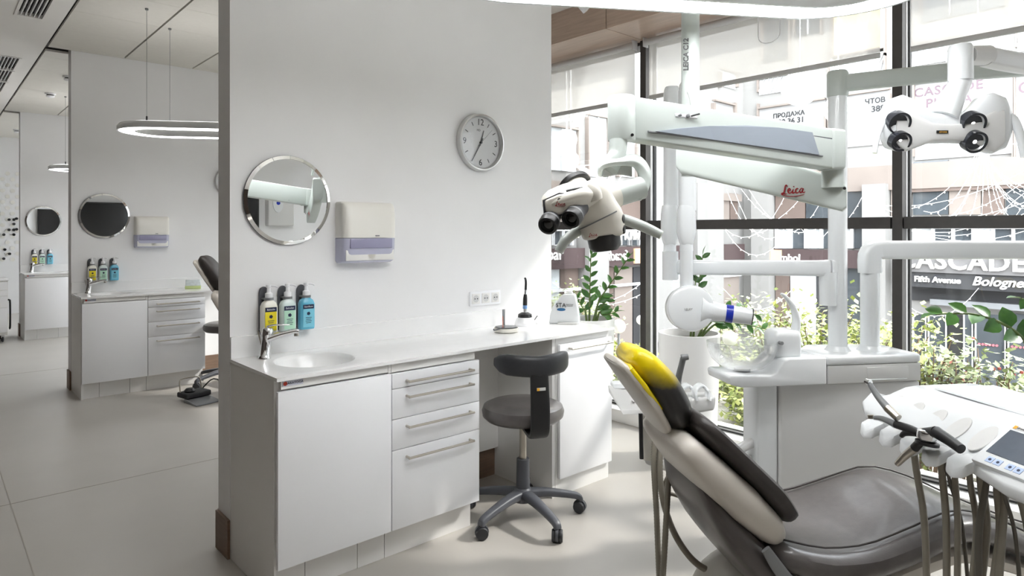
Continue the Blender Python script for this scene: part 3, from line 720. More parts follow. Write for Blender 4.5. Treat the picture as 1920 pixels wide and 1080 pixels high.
# ------------------------------------------------------------------ work stools
def stool(loc, rz, label):
    t = thing('work_stool', label, 'stool', loc, rz, group='swivel work stools')
    L = dict(local=True)
    for k in range(5):
        a = 2*PI*k/5+1.195; u = V((math.cos(a), math.sin(a), 0)); n = V((-u.y, u.x, 0))
        lg = MB().strap([u*.03+V((0, 0, .125)), u*.12+V((0, 0, .12)), u*.24+V((0, 0, .098)), u*.292+V((0, 0, .082)), u*.305+V((0, 0, .062))], n, [.034, .027, .021, .02, .018], [.024, .02, .017, .016, .012], 3, sub=4).build('leg', m_darkgrey, t, **L)
        c = u*.3; tw = u*math.cos(.9)+n*math.sin(.9)
        w = MB()
        for s in (-1, 1): w.lathe([(.014, -.009), (.027, -.008), (.03, -.003), (.03, .004), (.027, .009), (.014, .01)], c+tw*(.0165*s)+V((0, 0, .03)), tw, n=20)
        w.build('caster', m_rubber, lg, **L)
        MB().lathe([(.033, -.007), (.033, .007)], c+V((0, 0, .034)), tw, n=20).tube([c+V((0, 0, .05)), c+V((0, 0, .085))], .012, 12).build('caster_hood', m_darkgrey, lg, **L)
    MB().lathe([(.05, .09), (.05, .14), (.034, .155), (.032, .3)], (0, 0, 0), n=24).build('hub', m_darkgrey, t, **L)
    MB().tube([V((0, 0, .3)), V((0, 0, .5))], .018, 16).build('gas_lift', m_steel, t, **L)
    MB().lathe([(.1, .485), (.15, .5)], (0, 0, 0), n=32).build('seat_plate', m_black, t, **L)
    MB().lathe([(.15, .498), (.185, .502), (.203, .52), (.207, .545), (.198, .568), (.17, .58), (.09, .583), (.001, .58)], (0, 0, 0), n=48).build('seat', m_leather, t, **L)
    MB().strap([V((0, -.1, .49)), V((0, -.22, .478)), V((0, -.262, .51)), V((0, -.268, .6)), V((0, -.26, .7)), V((0, -.252, .78))], (1, 0, 0), [.04, .043, .046, .047, .045, .044], [.01, .011, .011, .011, .011, .01], 5, sub=5).build('back_post', m_black, t, **L)
    bd = MB().box((-.021, -.2845, .705), (.021, -.279, .718)).build('badge', m_alu, t, **L)
    MB().box((-.021, -.2855, .705), (-.009, -.2845, .718)).build('badge_stripe', mat('badge_amber', rgb(230, 170, 40), .5), bd, **L)
    pts, A, B = [], [], []
    for k in range(13):
        q = -1.12+2.24*k/12; r = .2
        pts.append(V((r*math.sin(q), -.04-r*math.cos(q)-.005, .808+.01*abs(q))))
        e = 1-abs(k-6)/6; A.append(.05*(min(1, .42+e*2.6))); B.append(.024*min(1, .45+e*2.2))
    rings = []
    for k, c in enumerate(pts):
        tg = (pts[min(k+1, 12)]-pts[max(k-1, 0)]).normalized(); w = tg.cross(ez).normalized()
        rings.append([c+ez*(A[k]*se(math.cos(x), 2.8))+w*(B[k]*se(math.sin(x), 2.8)) for x in [2*PI*i/18 for i in range(18)]])
    MB().loft(rings).build('backrest', mat('black_leather', rgb(44, 45, 48), .42, vary=.08, scale=40, bump=.05, bscale=260), t, **L)
    return t
st = stool((2.25, 2.42, 0), -.445, 'dark swivel work stool with a curved backrest pushed under the counter')
dup(st, (-.1, PY-.11, 0), 'dark swivel stool partly hidden behind the front partition', 2.2)

# foot pedal in the second bay
b = onZ(372, 752, 0); t = thing('foot_control', 'grey and black foot control with a wire bail on the floor', 'foot control', (b.x, b.y, 0), rz=.25)
L = dict(local=True)
MB().loft([[V(p) for p in ((-.12, -.17, .002), (.1, -.17, .002), (.12, .05, .002), (-.1, .05, .002))], [V(p) for p in ((-.118, -.168, .012), (.098, -.168, .012), (.118, .05, .03), (-.098, .05, .03))]]).build('base_plate', m_grey, t, bevel=.003, **L)
MB().box((-.1, .0, .03), (.12, .16, .075)).build('pedal_body', m_rubber, t, bevel=.012, seg=3, **L)
MB().lathe([(.04, 0), (.045, .01), (.03, .03), (.001, .034)], (-.03, .08, .075), n=20).build('round_switch', m_black, t, **L)
MB().tube([V((-.09, .12, .07)), V((-.09, .13, .16)), V((-.06, .14, .18)), V((.05, .14, .18)), V((.09, .13, .16)), V((.1, .12, .07))], .005, 8, sub=4).build('bail', m_steel, t, **L)
MB().tube([V((.1, .1, .08)), V((.2, .1, .14)), V((.35, .12, .06)), V((.5, .2, .012))], .006, 8, sub=4).build('cable', m_black, t, **L)

# ------------------------------------------------------------------ planters and plants
def leaf_mesh(m, base, d, up, L, wd, curl=.15):
    d = d.normalized(); s = d.cross(up)
    if s.length < .1: s = d.cross(V((1, 0, .1)))
    s.normalize(); n = s.cross(d)
    prof = [(0, .12), (.25, .85), (.5, 1), (.75, .72), (1, .04)]
    vs, fs = [], []
    for x, w in prof:
        c = base+d*(x*L)-n*(curl*L*x*x)
        vs += [c-s*(w*wd)+n*(w*wd*.35), c, c+s*(w*wd)+n*(w*wd*.35)]
    for k in range(4):
        a = k*3; fs += [(a, a+1, a+4, a+3), (a+1, a+2, a+5, a+4)]
    m.add(vs, fs)
def zz_stem(t, pts, L, wd, gap, r=.008, droop=0):
    P, _ = smooth_path([V(p) for p in pts], r, 8)
    R = [r*(1-.65*k/(len(P)-1)) for k in range(len(P))]
    st_ = MB().tube(P, R, 8).build('stem', m_stem, t)
    tot = 0; last = .0; k0 = int(len(P)*.3); side = 1
    for k in range(1, len(P)):
        tot += (P[k]-P[k-1]).length
        if k < k0 or tot-last < gap: continue
        last = tot; tg = (P[min(k+1, len(P)-1)]-P[k-1]).normalized()
        h = tg.cross(V((0, 0, 1)))
        if h.length < .25: h = RT.copy()
        h.normalize(); side = -side
        f = 1-.45*k/len(P)
        nv = V((-.6+random.uniform(-.5, .5), -.55+random.uniform(-.5, .5), .55+random.uniform(-.3, .3))); h = nv.cross(tg).normalized()
        m = MB(); leaf_mesh(m, P[k], h*side*.8+tg*.75+V((0, 0, -droop)), nv, L*f, wd*f)
        m.build('leaf', m_leaf, st_)
    m = MB(); leaf_mesh(m, P[-1], (P[-1]-P[-2]), V((0, 0, 1)), L*.6, wd*.6); m.build('leaf', m_leaf, st_)
def planter(c, r0, r1, h, label):
    t = thing('planter', label, 'planter', c)
    MB().lathe([(r0, 0), (r1, h-.01), (r1, h), (r1-.014, h), (r1-.02, h-.05), (.001, h-.05)], c, n=48).build('pot', m_pot, t)
    MB().lathe([(r1-.021, h-.049), (.06, h-.035), (.001, h-.03)], c, n=28).build('soil', m_soil, t)
    return t
# by the counter end
pc = V((3.33, 2.93, 0)); planter(pc, .14, .17, .86, 'white planter standing between the counter and the window')
pl = thing('zz_plant', 'green leafy plant with upright stems behind the wedge-shaped console', 'plant', tuple(pc+V((0, 0, .82))))
for px, py, bx in ((1108, 478, 1105), (1178, 484, 1112), (1140, 560, 1115), (1083, 560, 1100), (1155, 585, 1118)):
    e = W(px, py, 4.42); b0 = W(bx, 596, 4.42); mid = W((px*.35+bx*.65), (py*.45+596*.55), 4.42)
    zz_stem(pl, [b0-V((0, 0, .03)), b0+(mid-b0)*.5+V((0, 0, .03)), mid, e], .1, .024, .022)
# tall planter near the x-ray arm
tc = onX(1292, 620, 3.62); tc = V((tc.x, tc.y, 0)); planter(tc, .165, .19, .8, 'tall white planter behind the x-ray arm')
pl = thing('zz_plant', 'green leafy plant in the tall planter behind the x-ray head', 'plant', tuple(tc+V((0, 0, .76))))
for px, py, bx in ((1318, 478, 1300), (1305, 520, 1295), (1385, 575, 1308), (1440, 618, 1312), (1420, 590, 1310)):
    e = W(px, py, 4.18); b0 = W(bx, 626, 4.2); mid = (b0+e)/2+V((0, 0, .06 if px > 1350 else .02))
    zz_stem(pl, [b0-V((0, 0, .03)), b0+(mid-b0)*.5+V((0, 0, .03)), mid, e], .1, .027, .026)
# one beyond the right edge of the picture sends an arching stem into view
rc = V((3.66, .22, 0)); planter(rc, .165, .19, .8, 'tall white planter beside the window sill beyond the tray arm')
pl = thing('zz_plant', 'plant whose arching glossy green stem reaches across the right window', 'plant', tuple(rc+V((0, 0, .76))))
t0 = 2.75
zz_stem(pl, [rc+V((0, 0, .76)), W(1960, 680, t0+.05), W(1915, 632, t0), W(1880, 607, t0), W(1830, 590, t0), W(1785, 588, t0), W(1755, 590, t0)], .11, .042, .042, .009)
zz_stem(pl, [rc+V((0, 0.02, .76)), W(1990, 620, t0+.05), W(1950, 570, t0), W(1915, 560, t0)], .1, .036, .042, .008)

# ------------------------------------------------------------------ dental chair (local x runs from head to feet, y to the window side)
CH = (2.148, 1.027, 0); CA = math.atan2(-.539, .842)
L = dict(local=True)
def pad(path, th, hw, p=3.0, dish=0, n=28, taper=(.0,), y0=0, under=0):
    "upholstered cushion along (s,z) path; normal is up from the path"
    m = len(path); rings = []
    for k, (s, z) in enumerate(path):
        a, b = path[min(k+1, m-1)], path[max(k-1, 0)]
        t = V((a[0]-b[0], 0, a[1]-b[1])).normalized(); nn = V((-t.z, 0, t.x))
        H = th[k] if isinstance(th, list) else th; Wd = hw[k] if isinstance(hw, list) else hw
        D = dish[k] if isinstance(dish, list) else dish
        r = []
        for i in range(n):
            q = 2*PI*i/n; u, v = se(math.cos(q), p), se(math.sin(q), p)
            off = H/2*v - (D*(1-u*u) if v > 0 else 0)
            r.append(V((s, y0+Wd*u, z))+nn*off)
        rings.append(r)
    return MB().loft(rings)
def interp(path, vals, sub):
    pts = [V((s, 0, z)) for s, z in path]; P, Q = smooth_path(pts, list(vals), sub)
    return [(p.x, p.z) for p in P], Q
def dental_chair(loc, rz, label):
    t = thing('dental_chair', label, 'dental chair', loc, rz, group='dental chairs')
    # seat and leg cushion (centre line about 6 cm under the top)
    base = [(-.16, .47), (-.12, .455), (0, .432), (.15, .436), (.32, .475), (.46, .505), (.6, .475), (.78, .40), (1.0, .315), (1.3, .22), (1.5, .16), (1.54, .15)]
    hw = [.17, .235, .27, .275, .268, .255, .235, .215, .2, .19, .16, .06]
    th = [.05, .1, .12, .12, .115, .11, .1, .09, .08, .075, .06, .02]
    ds = [0, .01, .03, .034, .02, .004, .008, .012, .012, .012, .006, 0]
    pth, H = interp(base, hw, 5); _, T = interp(base, th, 5); _, D = interp(base, ds, 5)
    seat = pad(pth, T, H, 3.2, D).build('seat_cushion', m_leather, t, **L)
    # raised stitched rim: welt along both sides
    for sgn in (-1, 1):
        wp = []
        for k in range(4, len(pth)-6, 2):
            a, b = pth[k+1], pth[k-1]; tv = V((a[0]-b[0], 0, a[1]-b[1])).normalized(); nn = V((-tv.z, 0, tv.x))
            wp.append(V((pth[k][0], sgn*H[k]*.78, pth[k][1]))+nn*(T[k]/2-D[k]*.39+.0005))
        MB().tube(wp, .0032, 6).build('seam_piping', m_leather_d, seat, **L)
    # light shell under the seat
    sb = [(-.1, .36), (0, .345), (.2, .36), (.4, .405), (.52, .405), (.7, .345), (.95, .25), (1.35, .11)]
    pth, H = interp(sb, [.16, .22, .235, .225, .215, .19, .17, .14], 4); _, T = interp(sb, [.06, .075, .07, .06, .055, .05, .045, .03], 4)
    pad(pth, T, H, 4).build('seat_shell', m_shell, t, **L)
    # dark pivot housing at the hip
    hp = [V((-.37, 0, .70)), V((-.325, 0, .60)), V((-.25, 0, .50)), V((-.14, 0, .385)), V((.0, 0, .26))]
    MB().strap(hp, (0, 1, 0), [.12, .19, .215, .21, .17], [.012, .035, .055, .065, .045], 3, sub=5, n=24).build('pivot_housing', m_pearl, t, **L)
    MB().strap([V((-.2, -.226, .5)), V((-.13, -.23, .4)), V((-.03, -.21, .3))], (0, 1, 0), .006, [.014, .022, .016], 3, sub=5).build('pivot_trim', m_grey, t, **L)
    # backrest cushion and shell
    bp = [(-.065, .535), (-.085, .57), (-.15, .65), (-.25, .75), (-.33, .83), (-.365, .862), (-.378, .872)]
    pth, H = interp(bp, [.12, .2, .235, .225, .195, .16, .08], 5); _, T = interp(bp, [.05, .075, .085, .08, .075, .06, .02], 5); _, D = interp(bp, [0, .01, .02, .022, .018, .008, 0], 5)
    # path runs up and backwards, so its normal points down-back: flip by reversing
    pth.reverse(); H.reverse(); T.reverse(); D.reverse()
    pad(pth, T, H, 3, D).build('back_cushion', m_leather_d, t, **L)
    off = .075
    bs = [(-.10, .475), (-.15, .53), (-.24, .615), (-.33, .70), (-.41, .785), (-.435, .815)]
    pth, H = interp(bs, [.15, .215, .232, .22, .185, .09], 5); _, T = interp(bs, [.05, .11, .13, .12, .085, .03], 5)
    pth.reverse(); H.reverse(); T.reverse()
    pad(pth, T, H, 3.4).build('back_shell', m_shell, t, **L)
    # headrest
    hb = [(-.385, .815), (-.39, .835), (-.415, .89), (-.46, .962), (-.515, 1.03), (-.548, 1.057), (-.556, 1.062)]
    pth, H = interp(hb, [.05, .1, .125, .13, .12, .09, .03], 6); _, T = interp(hb, [.03, .09, .125, .13, .105, .065, .015], 6)
    pth.reverse(); H.reverse(); T.reverse()
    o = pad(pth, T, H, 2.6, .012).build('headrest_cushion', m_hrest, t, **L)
    hs = [(-.43, .79), (-.445, .825), (-.49, .895), (-.545, .97), (-.59, 1.025), (-.602, 1.035)]
    pth, H = interp(hs, [.045, .095, .118, .118, .1, .05], 6); _, T = interp(hs, [.015, .035, .04, .04, .03, .012], 6)
    pth.reverse(); H.reverse(); T.reverse()
    pad(pth, T, H, 3).build('headrest_shell', m_shell, t, **L)
    hy = [(-.475, .89), (-.53, .965), (-.572, 1.02)]
    pth, H = interp(hy, [.105, .124, .105], 5); pth.reverse(); H.reverse()
    pad(pth, .03, H, 3).build('headrest_accent', mat('yellow_gloss', rgb(246, 220, 20), .15, coat=.5), t, **L)
    MB().strap([V((-.37, 0, .74)), V((-.42, 0, .82)), V((-.46, 0, .86))], (0, 1, 0), .03, .012, 4, sub=3).build('headrest_bar', m_steel, t, **L)
    # pedestal
    MB().loft([[V((x, y, 0)) for x, y in ((-.32, -.2), (.75, -.2), (.75, .2), (-.32, .2))], [V((x, y, .05)) for x, y in ((-.3, -.19), (.72, -.19), (.72, .19), (-.3, .19))]]).build('base_plate', m_unit2, t, bevel=.02, seg=3, **L)
    MB().loft([[V((x, y, z)) for x, y in ((a, -w), (b, -w), (b, w), (a, w))] for a, b, w, z in ((-.24, .34, .15, .05), (-.26, .22, .145, .16), (-.2, .3, .14, .26), (-.02, .42, .13, .34))]).build('pedestal', m_unit, t, bevel=.02, seg=3, **L)
    MB().strap([V((-.28, 0, .13)), V((-.2, 0, .26)), V((-.08, 0, .33))], (0, 1, 0), .17, [.02, .03, .02], 5, sub=4).build('lift_cover', m_cream, t, **L)
    MB().strap([V((.42, -.17, .1)), V((.62, -.17, .2)), V((.9, -.16, .17))], (0, 1, 0), .012, .022, 3, sub=4).build('lift_arm', m_darkgrey, t, **L)
    MB().tube([V((.42, -.1, .14)), V((.6, -.1, .24)), V((.9, -.1, .2))], .02, 12, sub=3).build('lift_piston', m_steel, t, **L)
    return t
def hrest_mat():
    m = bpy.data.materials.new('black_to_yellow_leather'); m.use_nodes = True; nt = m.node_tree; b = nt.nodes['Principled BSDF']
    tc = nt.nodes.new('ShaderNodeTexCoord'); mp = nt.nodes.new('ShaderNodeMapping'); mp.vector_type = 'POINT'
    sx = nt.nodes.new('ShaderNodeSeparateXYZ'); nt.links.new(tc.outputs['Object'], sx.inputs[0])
    # yellow on the near upper half of the cushion, fading into black
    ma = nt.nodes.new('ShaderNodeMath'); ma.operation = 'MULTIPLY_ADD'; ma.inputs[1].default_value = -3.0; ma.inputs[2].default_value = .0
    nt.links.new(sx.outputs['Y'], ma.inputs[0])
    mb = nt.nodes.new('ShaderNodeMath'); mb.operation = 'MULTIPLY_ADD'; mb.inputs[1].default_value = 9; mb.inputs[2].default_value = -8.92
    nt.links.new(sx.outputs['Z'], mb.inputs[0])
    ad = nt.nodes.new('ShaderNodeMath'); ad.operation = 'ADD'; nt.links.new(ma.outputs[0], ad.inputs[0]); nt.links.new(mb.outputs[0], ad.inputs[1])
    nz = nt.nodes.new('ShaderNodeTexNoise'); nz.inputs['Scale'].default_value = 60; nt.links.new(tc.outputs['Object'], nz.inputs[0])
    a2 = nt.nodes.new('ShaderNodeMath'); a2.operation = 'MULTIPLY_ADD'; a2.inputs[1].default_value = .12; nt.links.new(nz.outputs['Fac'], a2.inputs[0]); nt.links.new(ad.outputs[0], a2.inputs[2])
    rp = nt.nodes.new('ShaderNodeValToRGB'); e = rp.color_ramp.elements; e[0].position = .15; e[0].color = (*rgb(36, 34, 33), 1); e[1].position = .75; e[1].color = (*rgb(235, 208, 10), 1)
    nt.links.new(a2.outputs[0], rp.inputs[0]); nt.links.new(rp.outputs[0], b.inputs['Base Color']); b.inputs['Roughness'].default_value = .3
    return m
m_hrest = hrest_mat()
dch = dental_chair(CH, CA, 'taupe leather dental chair with a yellow-tinted headrest')
dch2 = dup(dch, (.1, 4.62, 0), 'dental chair whose black headrest leans out behind the front partition', CA)
dch2.scale.z = 1.15                 # this one is pumped up higher
for ch in dch2.children:
    if ch.name.startswith(('headrest_cushion', 'headrest_accent')):
        ch.data = ch.data.copy(); ch.data.materials[0] = m_leather_d if 'cushion' in ch.name else m_shell

# ------------------------------------------------------------------ dental treatment unit with basin, columns
d_, n_ = V((.842, -.539, 0)), V((.539, .842, 0))
UO = V((2.93, 1.206, 0))
def U(x, y, z): return UO+d_*x+n_*y+V((0, 0, z))
UM = Matrix(((d_.x, n_.x, 0, UO.x), (d_.y, n_.y, 0, UO.y), (0, 0, 1, 0), (0, 0, 0, 1)))
un = thing('dental_unit', 'white dental unit cabinet with a glass rinsing bowl behind the chair', 'dental unit', tuple(UO), CA)
def slab(outline, z0, z1, name, m, bev=.01, parent=un):
    return MB().loft([[U(x, y, z0) for x, y in outline], [U(x, y, z1) for x, y in outline]]).build(name, m, parent, bevel=bev, seg=3)
slab([(0, 0), (.455, 0), (.47, .02), (.47, .28), (.1, .32), (-.02, .2)], .855, .893, 'top_cover', m_unit, .012)
slab([(.004, .004), (.46, .004), (.462, .27), (.1, .3), (0, .2)], .775, .854, 'upper_band', m_unit2, .003)
fl_ = MB().box((.19, -.001, .788), (.395, .006, .842), UM).build('flap', m_unit2, un, bevel=.002)
MB().box((.2, -.006, .785), (.385, .001, .79), UM).build('flap_lip', m_unit, fl_, bevel=.002)
slab([(-.19, .06), (.46, .006), (.462, .27), (.1, .3), (-.19, .22)], 0, .773, 'body', m_unit2, .012)
slab([(-.29, .075), (-.194, .066), (-.194, .21), (-.29, .2)], 0, .775, 'side_column', m_unit, .012)
# bowl carrier
car = [U(x, y, .775) for x, y in ((-.004, .004), (-.004, .2), (-.3, .21), (-.42, .19), (-.475, .11), (-.42, .03), (-.3, .0), (-.1, .0))]
prof = [(x, z) for x, z in ((-.004, .775), (-.40, .775), (-.455, .79), (-.462, .82), (-.45, .828), (-.27, .822), (-.24, .835), (-.2, .885), (-.18, .892), (-.004, .892))]
MB().loft([[U(x, .0, z) for x, z in prof], [U(x, .205, z) for x, z in prof]]).build('bowl_carrier', m_unit, un, bevel=.012, seg=3)
bc = U(-.345, .1, .83)
m_bowl = glass_mat('bowl_glass', (.985, .985, .985), .5, .02, .2)
MB().lathe([(.045, .0), (.09, .012), (.13, .05), (.148, .095), (.15, .125), (.146, .125), (.143, .096), (.125, .054), (.087, .018), (.045, .006)], bc, (.02, .03, 1), n=48).build('glass_bowl', m_bowl, un)
MB().lathe([(.035, .001), (.035, .01), (.02, .014), (.001, .012)], bc, n=24).build('bowl_drain', m_grey, un)
MB().loft([[U(x, y, z) for x, y in ((-.215, .05), (-.1, .03), (-.095, .17), (-.2, .18))] for z in (.885, .98)]+[[U(x, y, z) for x, y in ((-.20, .06), (-.1, .04), (-.1, .16), (-.19, .17))] for z in (1.005,)]).build('spout_block', m_unit, un, bevel=.015, seg=3)
MB().strap([U(-.1, .1, .95), U(-.085, .1, 1.03), U(-.1, .1, 1.1), U(-.14, .1, 1.15), U(-.16, .1, 1.162)], n_, [.03, .026, .018, .012, .006], [.014, .013, .011, .008, .005], 2.6, sub=5).build('water_spout', m_unit, un)
MB().lathe([(.008, 0), (.008, .02)], U(-.2, .045, .955), -n_, n=12).build('sensor', m_grey, un)
MB().box((-.4, .02, .3), (-.36, .06, .775), UM) and None
# light column and its arm
lc = U(.155, .15, 0)
MB().tube([lc+V((0, 0, .893)), lc+V((0, 0, 2.06))], .041, 24).build('light_column', m_unit, un)
MB().lathe([(.06, .89), (.05, .9), (.043, .915)], lc, n=24).build('column_collar', m_unit, un)
MB().lathe([(.044, 2.06), (.046, 2.07), (.046, 2.165), (.04, 2.178), (.001, 2.18)], lc, n=24).build('column_cap', m_leica, un)
dc2 = U(.305, .13, 0)
MB().tube([dc2+V((0, 0, .893)), dc2+V((0, 0, 1.29))], .041, 24).build('tray_column', m_unit, un)
MB().lathe([(.06, .89), (.05, .9), (.043, .915)], dc2, n=24).build('column_collar', m_unit, un)
# tray arm, running right
te = dc2+RT*.8+FW*-.02; 
MB().strap([dc2+V((0, 0, 1.25)), dc2+V((0, 0, 1.33)), dc2+RT*.03+V((0, 0, 1.352)), dc2+RT*.12+V((0, 0, 1.355)), te+V((0, 0, 1.355))], FW, .042, [.043, .043, .043, .043, .043], 4.5, sub=3, n=20).build('tray_arm', m_unit, un)

# ------------------------------------------------------------------ delivery tray with handpieces
DO = V((1.925, .375, 0)); DM = Matrix(((d_.x, n_.x, 0, DO.x), (d_.y, n_.y, 0, DO.y), (0, 0, 1, 0), (0, 0, 0, 1)))
def D(x, y, z): return DM @ V((x, y, z))
dt = thing('instrument_delivery_unit', 'white instrument console with a small screen held over the dental chair', 'instrument console', tuple(D(.2, .2, .8)), CA)
secs = []
for y, zt, zl, xe in ((-.13, .905, .815, .4), (-.1, .935, .80, .42), (.0, .95, .798, .43), (.15, .953, .81, .43), (.3, .95, .82, .43), (.44, .95, .825, .42), (.52, .945, .835, .41), (.56, .92, .85, .38)):
    q = 0 if y < .12 else .03
    e = .02 if y > .53 or y < -.12 else 0
    secs.append([D(x, y, z) for x, z in ((.02+q+e, zl), (-.005+q+e, zl+.012), (-.008+q+e, zl+.04), (.03+q+e, zl+.075), (.12+e, zt-.02), (.165+e, zt-.004), (.2, zt), (xe, zt), (xe+.02, zt-.03), (xe, zl+.01), (xe-.1, zl-.005))])
MB().loft(secs).build('housing', m_unit, dt, bevel=.006, seg=2, ang=35)
MB().loft([[D(x, y, .9535) for x, y in ((.2, -.06), (.2, .44), (.41, .44), (.41, -.06))], [D(x, y, .958) for x, y in ((.205, -.055), (.205, .435), (.405, .435), (.405, -.055))]]).build('tray_mat', m_unit, dt, smooth=False)
# screen bezel on the sloping front, facing the headrest
fa, fb = V((.0, 0, .845)), V((.14, 0, .943)); fu = (fb-fa).normalized(); fn = V((-fu.z, 0, fu.x))
DR = DM.to_3x3()
def S(y, h, o=0): p = fa+fu*h+fn*o; return D(p.x, y, p.z)
def plate(y0, y1, h0, h1, o0, o1, name, m, parent, bev=0):
    return MB().loft([[S(a, b, o0) for a, b in ((y0, h0), (y1, h0), (y1, h1), (y0, h1))], [S(a, b, o1) for a, b in ((y0, h0), (y1, h0), (y1, h1), (y0, h1))]]).build(name, m, parent, bevel=bev, smooth=bool(bev))
bz = plate(-.085, .108, .012, .168, -.01, .012, 'control_panel', m_unit, dt, .005)
plate(-.06, .092, .05, .138, .0121, .0135, 'display', mat('lcd_grey', rgb(86, 94, 106), .25, vary=.08, scale=20), bz)
tu = DR @ V((0, -1, 0)); tv = DR @ fu
plate(.06, .092, .145, .156, .0121, .013, 'maker_badge', m_alu, bz); plate(.083, .092, .145, .156, .0131, .0136, 'badge_stripe', MATS['badge_amber'], bz)
text('badge_lettering', 'sirona', S(.071, .1505, .0135), tu, tv, .0095, m_ink, bz, .0003)
text('panel_lettering', 'INTEGO', S(-.015, .1505, .0128), tu, tv, .012, m_inkgrey, bz, .0003)
m_key = mat('key_blue', rgb(176, 194, 226), .4)
for i, y in enumerate((.065, .043, .01, -.012)):
    k = plate(y-.009, y+.009, .022, .04, .0121, .0135, 'key', m_key, bz)
    MB().lathe([(.004, .0), (.004, .0006)], S(y, .031, .0136), DR @ fn, n=6).build('key_symbol', m_navy, k, smooth=False)
# holders, with raised grey ovals above them coloured as shaded scallops
for i in range(5):
    y = .14+i*.082
    MB().loft([[D(x, y+w, z) for x, w, z in ((.07, -.034, .845), (-.015, -.03, .808), (-.025, 0, .8), (-.015, .03, .808), (.07, .034, .845))], [D(x, y+w, z) for x, w, z in ((.07, -.034, .878), (-.01, -.03, .845), (-.018, 0, .822), (-.01, .03, .845), (.07, .034, .878))]]).build('holder', m_unit, dt, bevel=.007, seg=2)
    c = D(.078, y, .893); MB().lathe([(.001, 0), (1, 0), (.98, .003), (.001, .0035)], c+DR @ (fn*.006), DR @ fn, n=28, ax=.05, ay=.026, cap=False, U=DR @ fu).build('recess_shade', m_unit2, dt)
# handpieces resting in the holders
def hp(name, label, parts):
    t = thing(name, label, 'handpiece', tuple(parts[0][1][-1]))
    for nm, pts, r, m in parts: MB().tube(pts, r, 14, sub=4).build(nm, m, t)
    return t
P = lambda px, py, t: W(px, py, 1.835-(px-1709)*.00182)
hp('turbine_handpiece', 'steel turbine handpiece pointing up from the far holder', [
    ('neck', [P(1631, 720, 2.0), P(1645, 742, 1.99), P(1664, 765, 1.98)], [.0075, .0095, .0115], m_grey), ('head', [P(1624, 715, 2.0), P(1632, 718, 2.0)], [.009, .009], m_chrome), ('sleeve', [P(1664, 765, 1.98), P(1684, 784, 1.97)], [.0125, .0115], m_steel)])
hp('contra_angle', 'slim contra-angle handpiece with a black motor lying across the holders', [
    ('motor', [P(1680, 796, 1.95), P(1702, 803, 1.93), P(1722, 812, 1.91)], [.011, .012, .012], m_black), ('shaft', [P(1640, 783, 1.99), P(1655, 785, 1.98), P(1680, 796, 1.95)], [.006, .008, .0105], m_grey), ('head', [P(1632, 778, 2.0), P(1633, 785, 2.0)], [.0085, .0085], m_steel)])
sy = hp('air_water_syringe', 'black angled syringe with a blue logo in the near holder', [
    ('grip', [P(1755, 810, 1.83), P(1780, 826, 1.82), P(1802, 842, 1.82)], [.016, .014, .013], m_black), ('nozzle', [P(1690, 818, 1.86), P(1698, 812, 1.86), P(1725, 811, 1.85), P(1755, 810, 1.83)], [.006, .0085, .011, .015], m_black)])
MB().lathe([(.001, 0), (1, 0), (1, .002), (.001, .002)], P(1754, 811, 0)-FW*.0155, -FW, n=20, ax=.012, ay=.006, cap=False, U=RT).build('blue_emblem', mat('emblem_sky', rgb(90, 150, 200), .4), sy)
cr = hp('curing_handpiece', 'steel-tipped handpiece with a round metal head hanging tip down', [
    ('collar', [P(1728, 826, 1.84), P(1715, 840, 1.85)], [.011, .012], m_black), ('tip', [P(1715, 840, 1.85), P(1698, 854, 1.86), P(1682, 870, 1.87)], [.012, .0105, .008], m_steel)])
MB().lathe([(.022, 0), (.027, .008), (.027, .024), (.02, .028)], P(1738, 826, 1.83), (.1, -.1, 1), n=28).build('round_head', m_chrome, cr)
MB().lathe([(.029, .0), (.029, .008), (.02, .01)], P(1738, 828, 1.83)-V((0, 0, .008)), (.1, -.1, 1), n=28).build('head_ring', m_black, cr)
# tubing
hz = [(1712, 842, 1738, 1100, 1.9, .0095, m_hose), (1763, 850, 1775, 1100, 1.85, .0095, m_hose), (1788, 860, 1795, 1100, 1.83, .0085, m_hose), (1771, 868, 1815, 1100, 1.84, .005, m_hose_d), (1815, 875, 1822, 1100, 1.78, .008, m_hose), (1838, 882, 1838, 1100, 1.75, .011, m_hose), (1852, 888, 1835, 1100, 1.74, .0085, m_hose_d), (1868, 892, 1862, 1100, 1.72, .0095, m_hose), (1886, 896, 1872, 1100, 1.71, .0095, m_hose), (1875, 898, 1912, 1100, 1.7, .005, m_hose_d), (1908, 905, 1935, 1100, 1.68, .0095, m_hose)]
words = ['first from the turbine end', 'second from the turbine end', 'third from the turbine end', 'thin dark one crossing behind the third', 'fourth thick one, slanting', 'thickest one, below the screen corner', 'dark one bowing behind the thickest', 'next past the thickest one', 'below the display keys', 'thin dark one slanting outward', 'last one under the near end']
for i, (x0, y0, x1, y1, t0, r, m) in enumerate(hz):
    a, e = W(x0, y0, t0), W(x1, y1, t0-.02)
    bow = (x1-x0)*.35+(-10 if i in (4, 6) else (14 if i == 4 else 6))
    if i == 4: bow = 25
    if i == 5: bow = 22
    if i == 7: bow = 20
    mid = W((x0+x1)/2+bow*.5, (y0+y1)/2, t0-.01)
    low = V((e.x*.75+2.0*.25, e.y*.75+.8*.25, .1)); end = V((2.2+.02*i, .85-.02*i, .085))
    o = MB().tube([a+V((0, 0, .02)), a+(mid-a)*.3, mid, e, e+V((0, 0, -.1)), low, end], r, 10, sub=5).build('supply_tube', m)
    tag(o, 'grey supply tube hanging from the instrument console, '+words[i], 'tube', 'supply tubes of the instrument console')
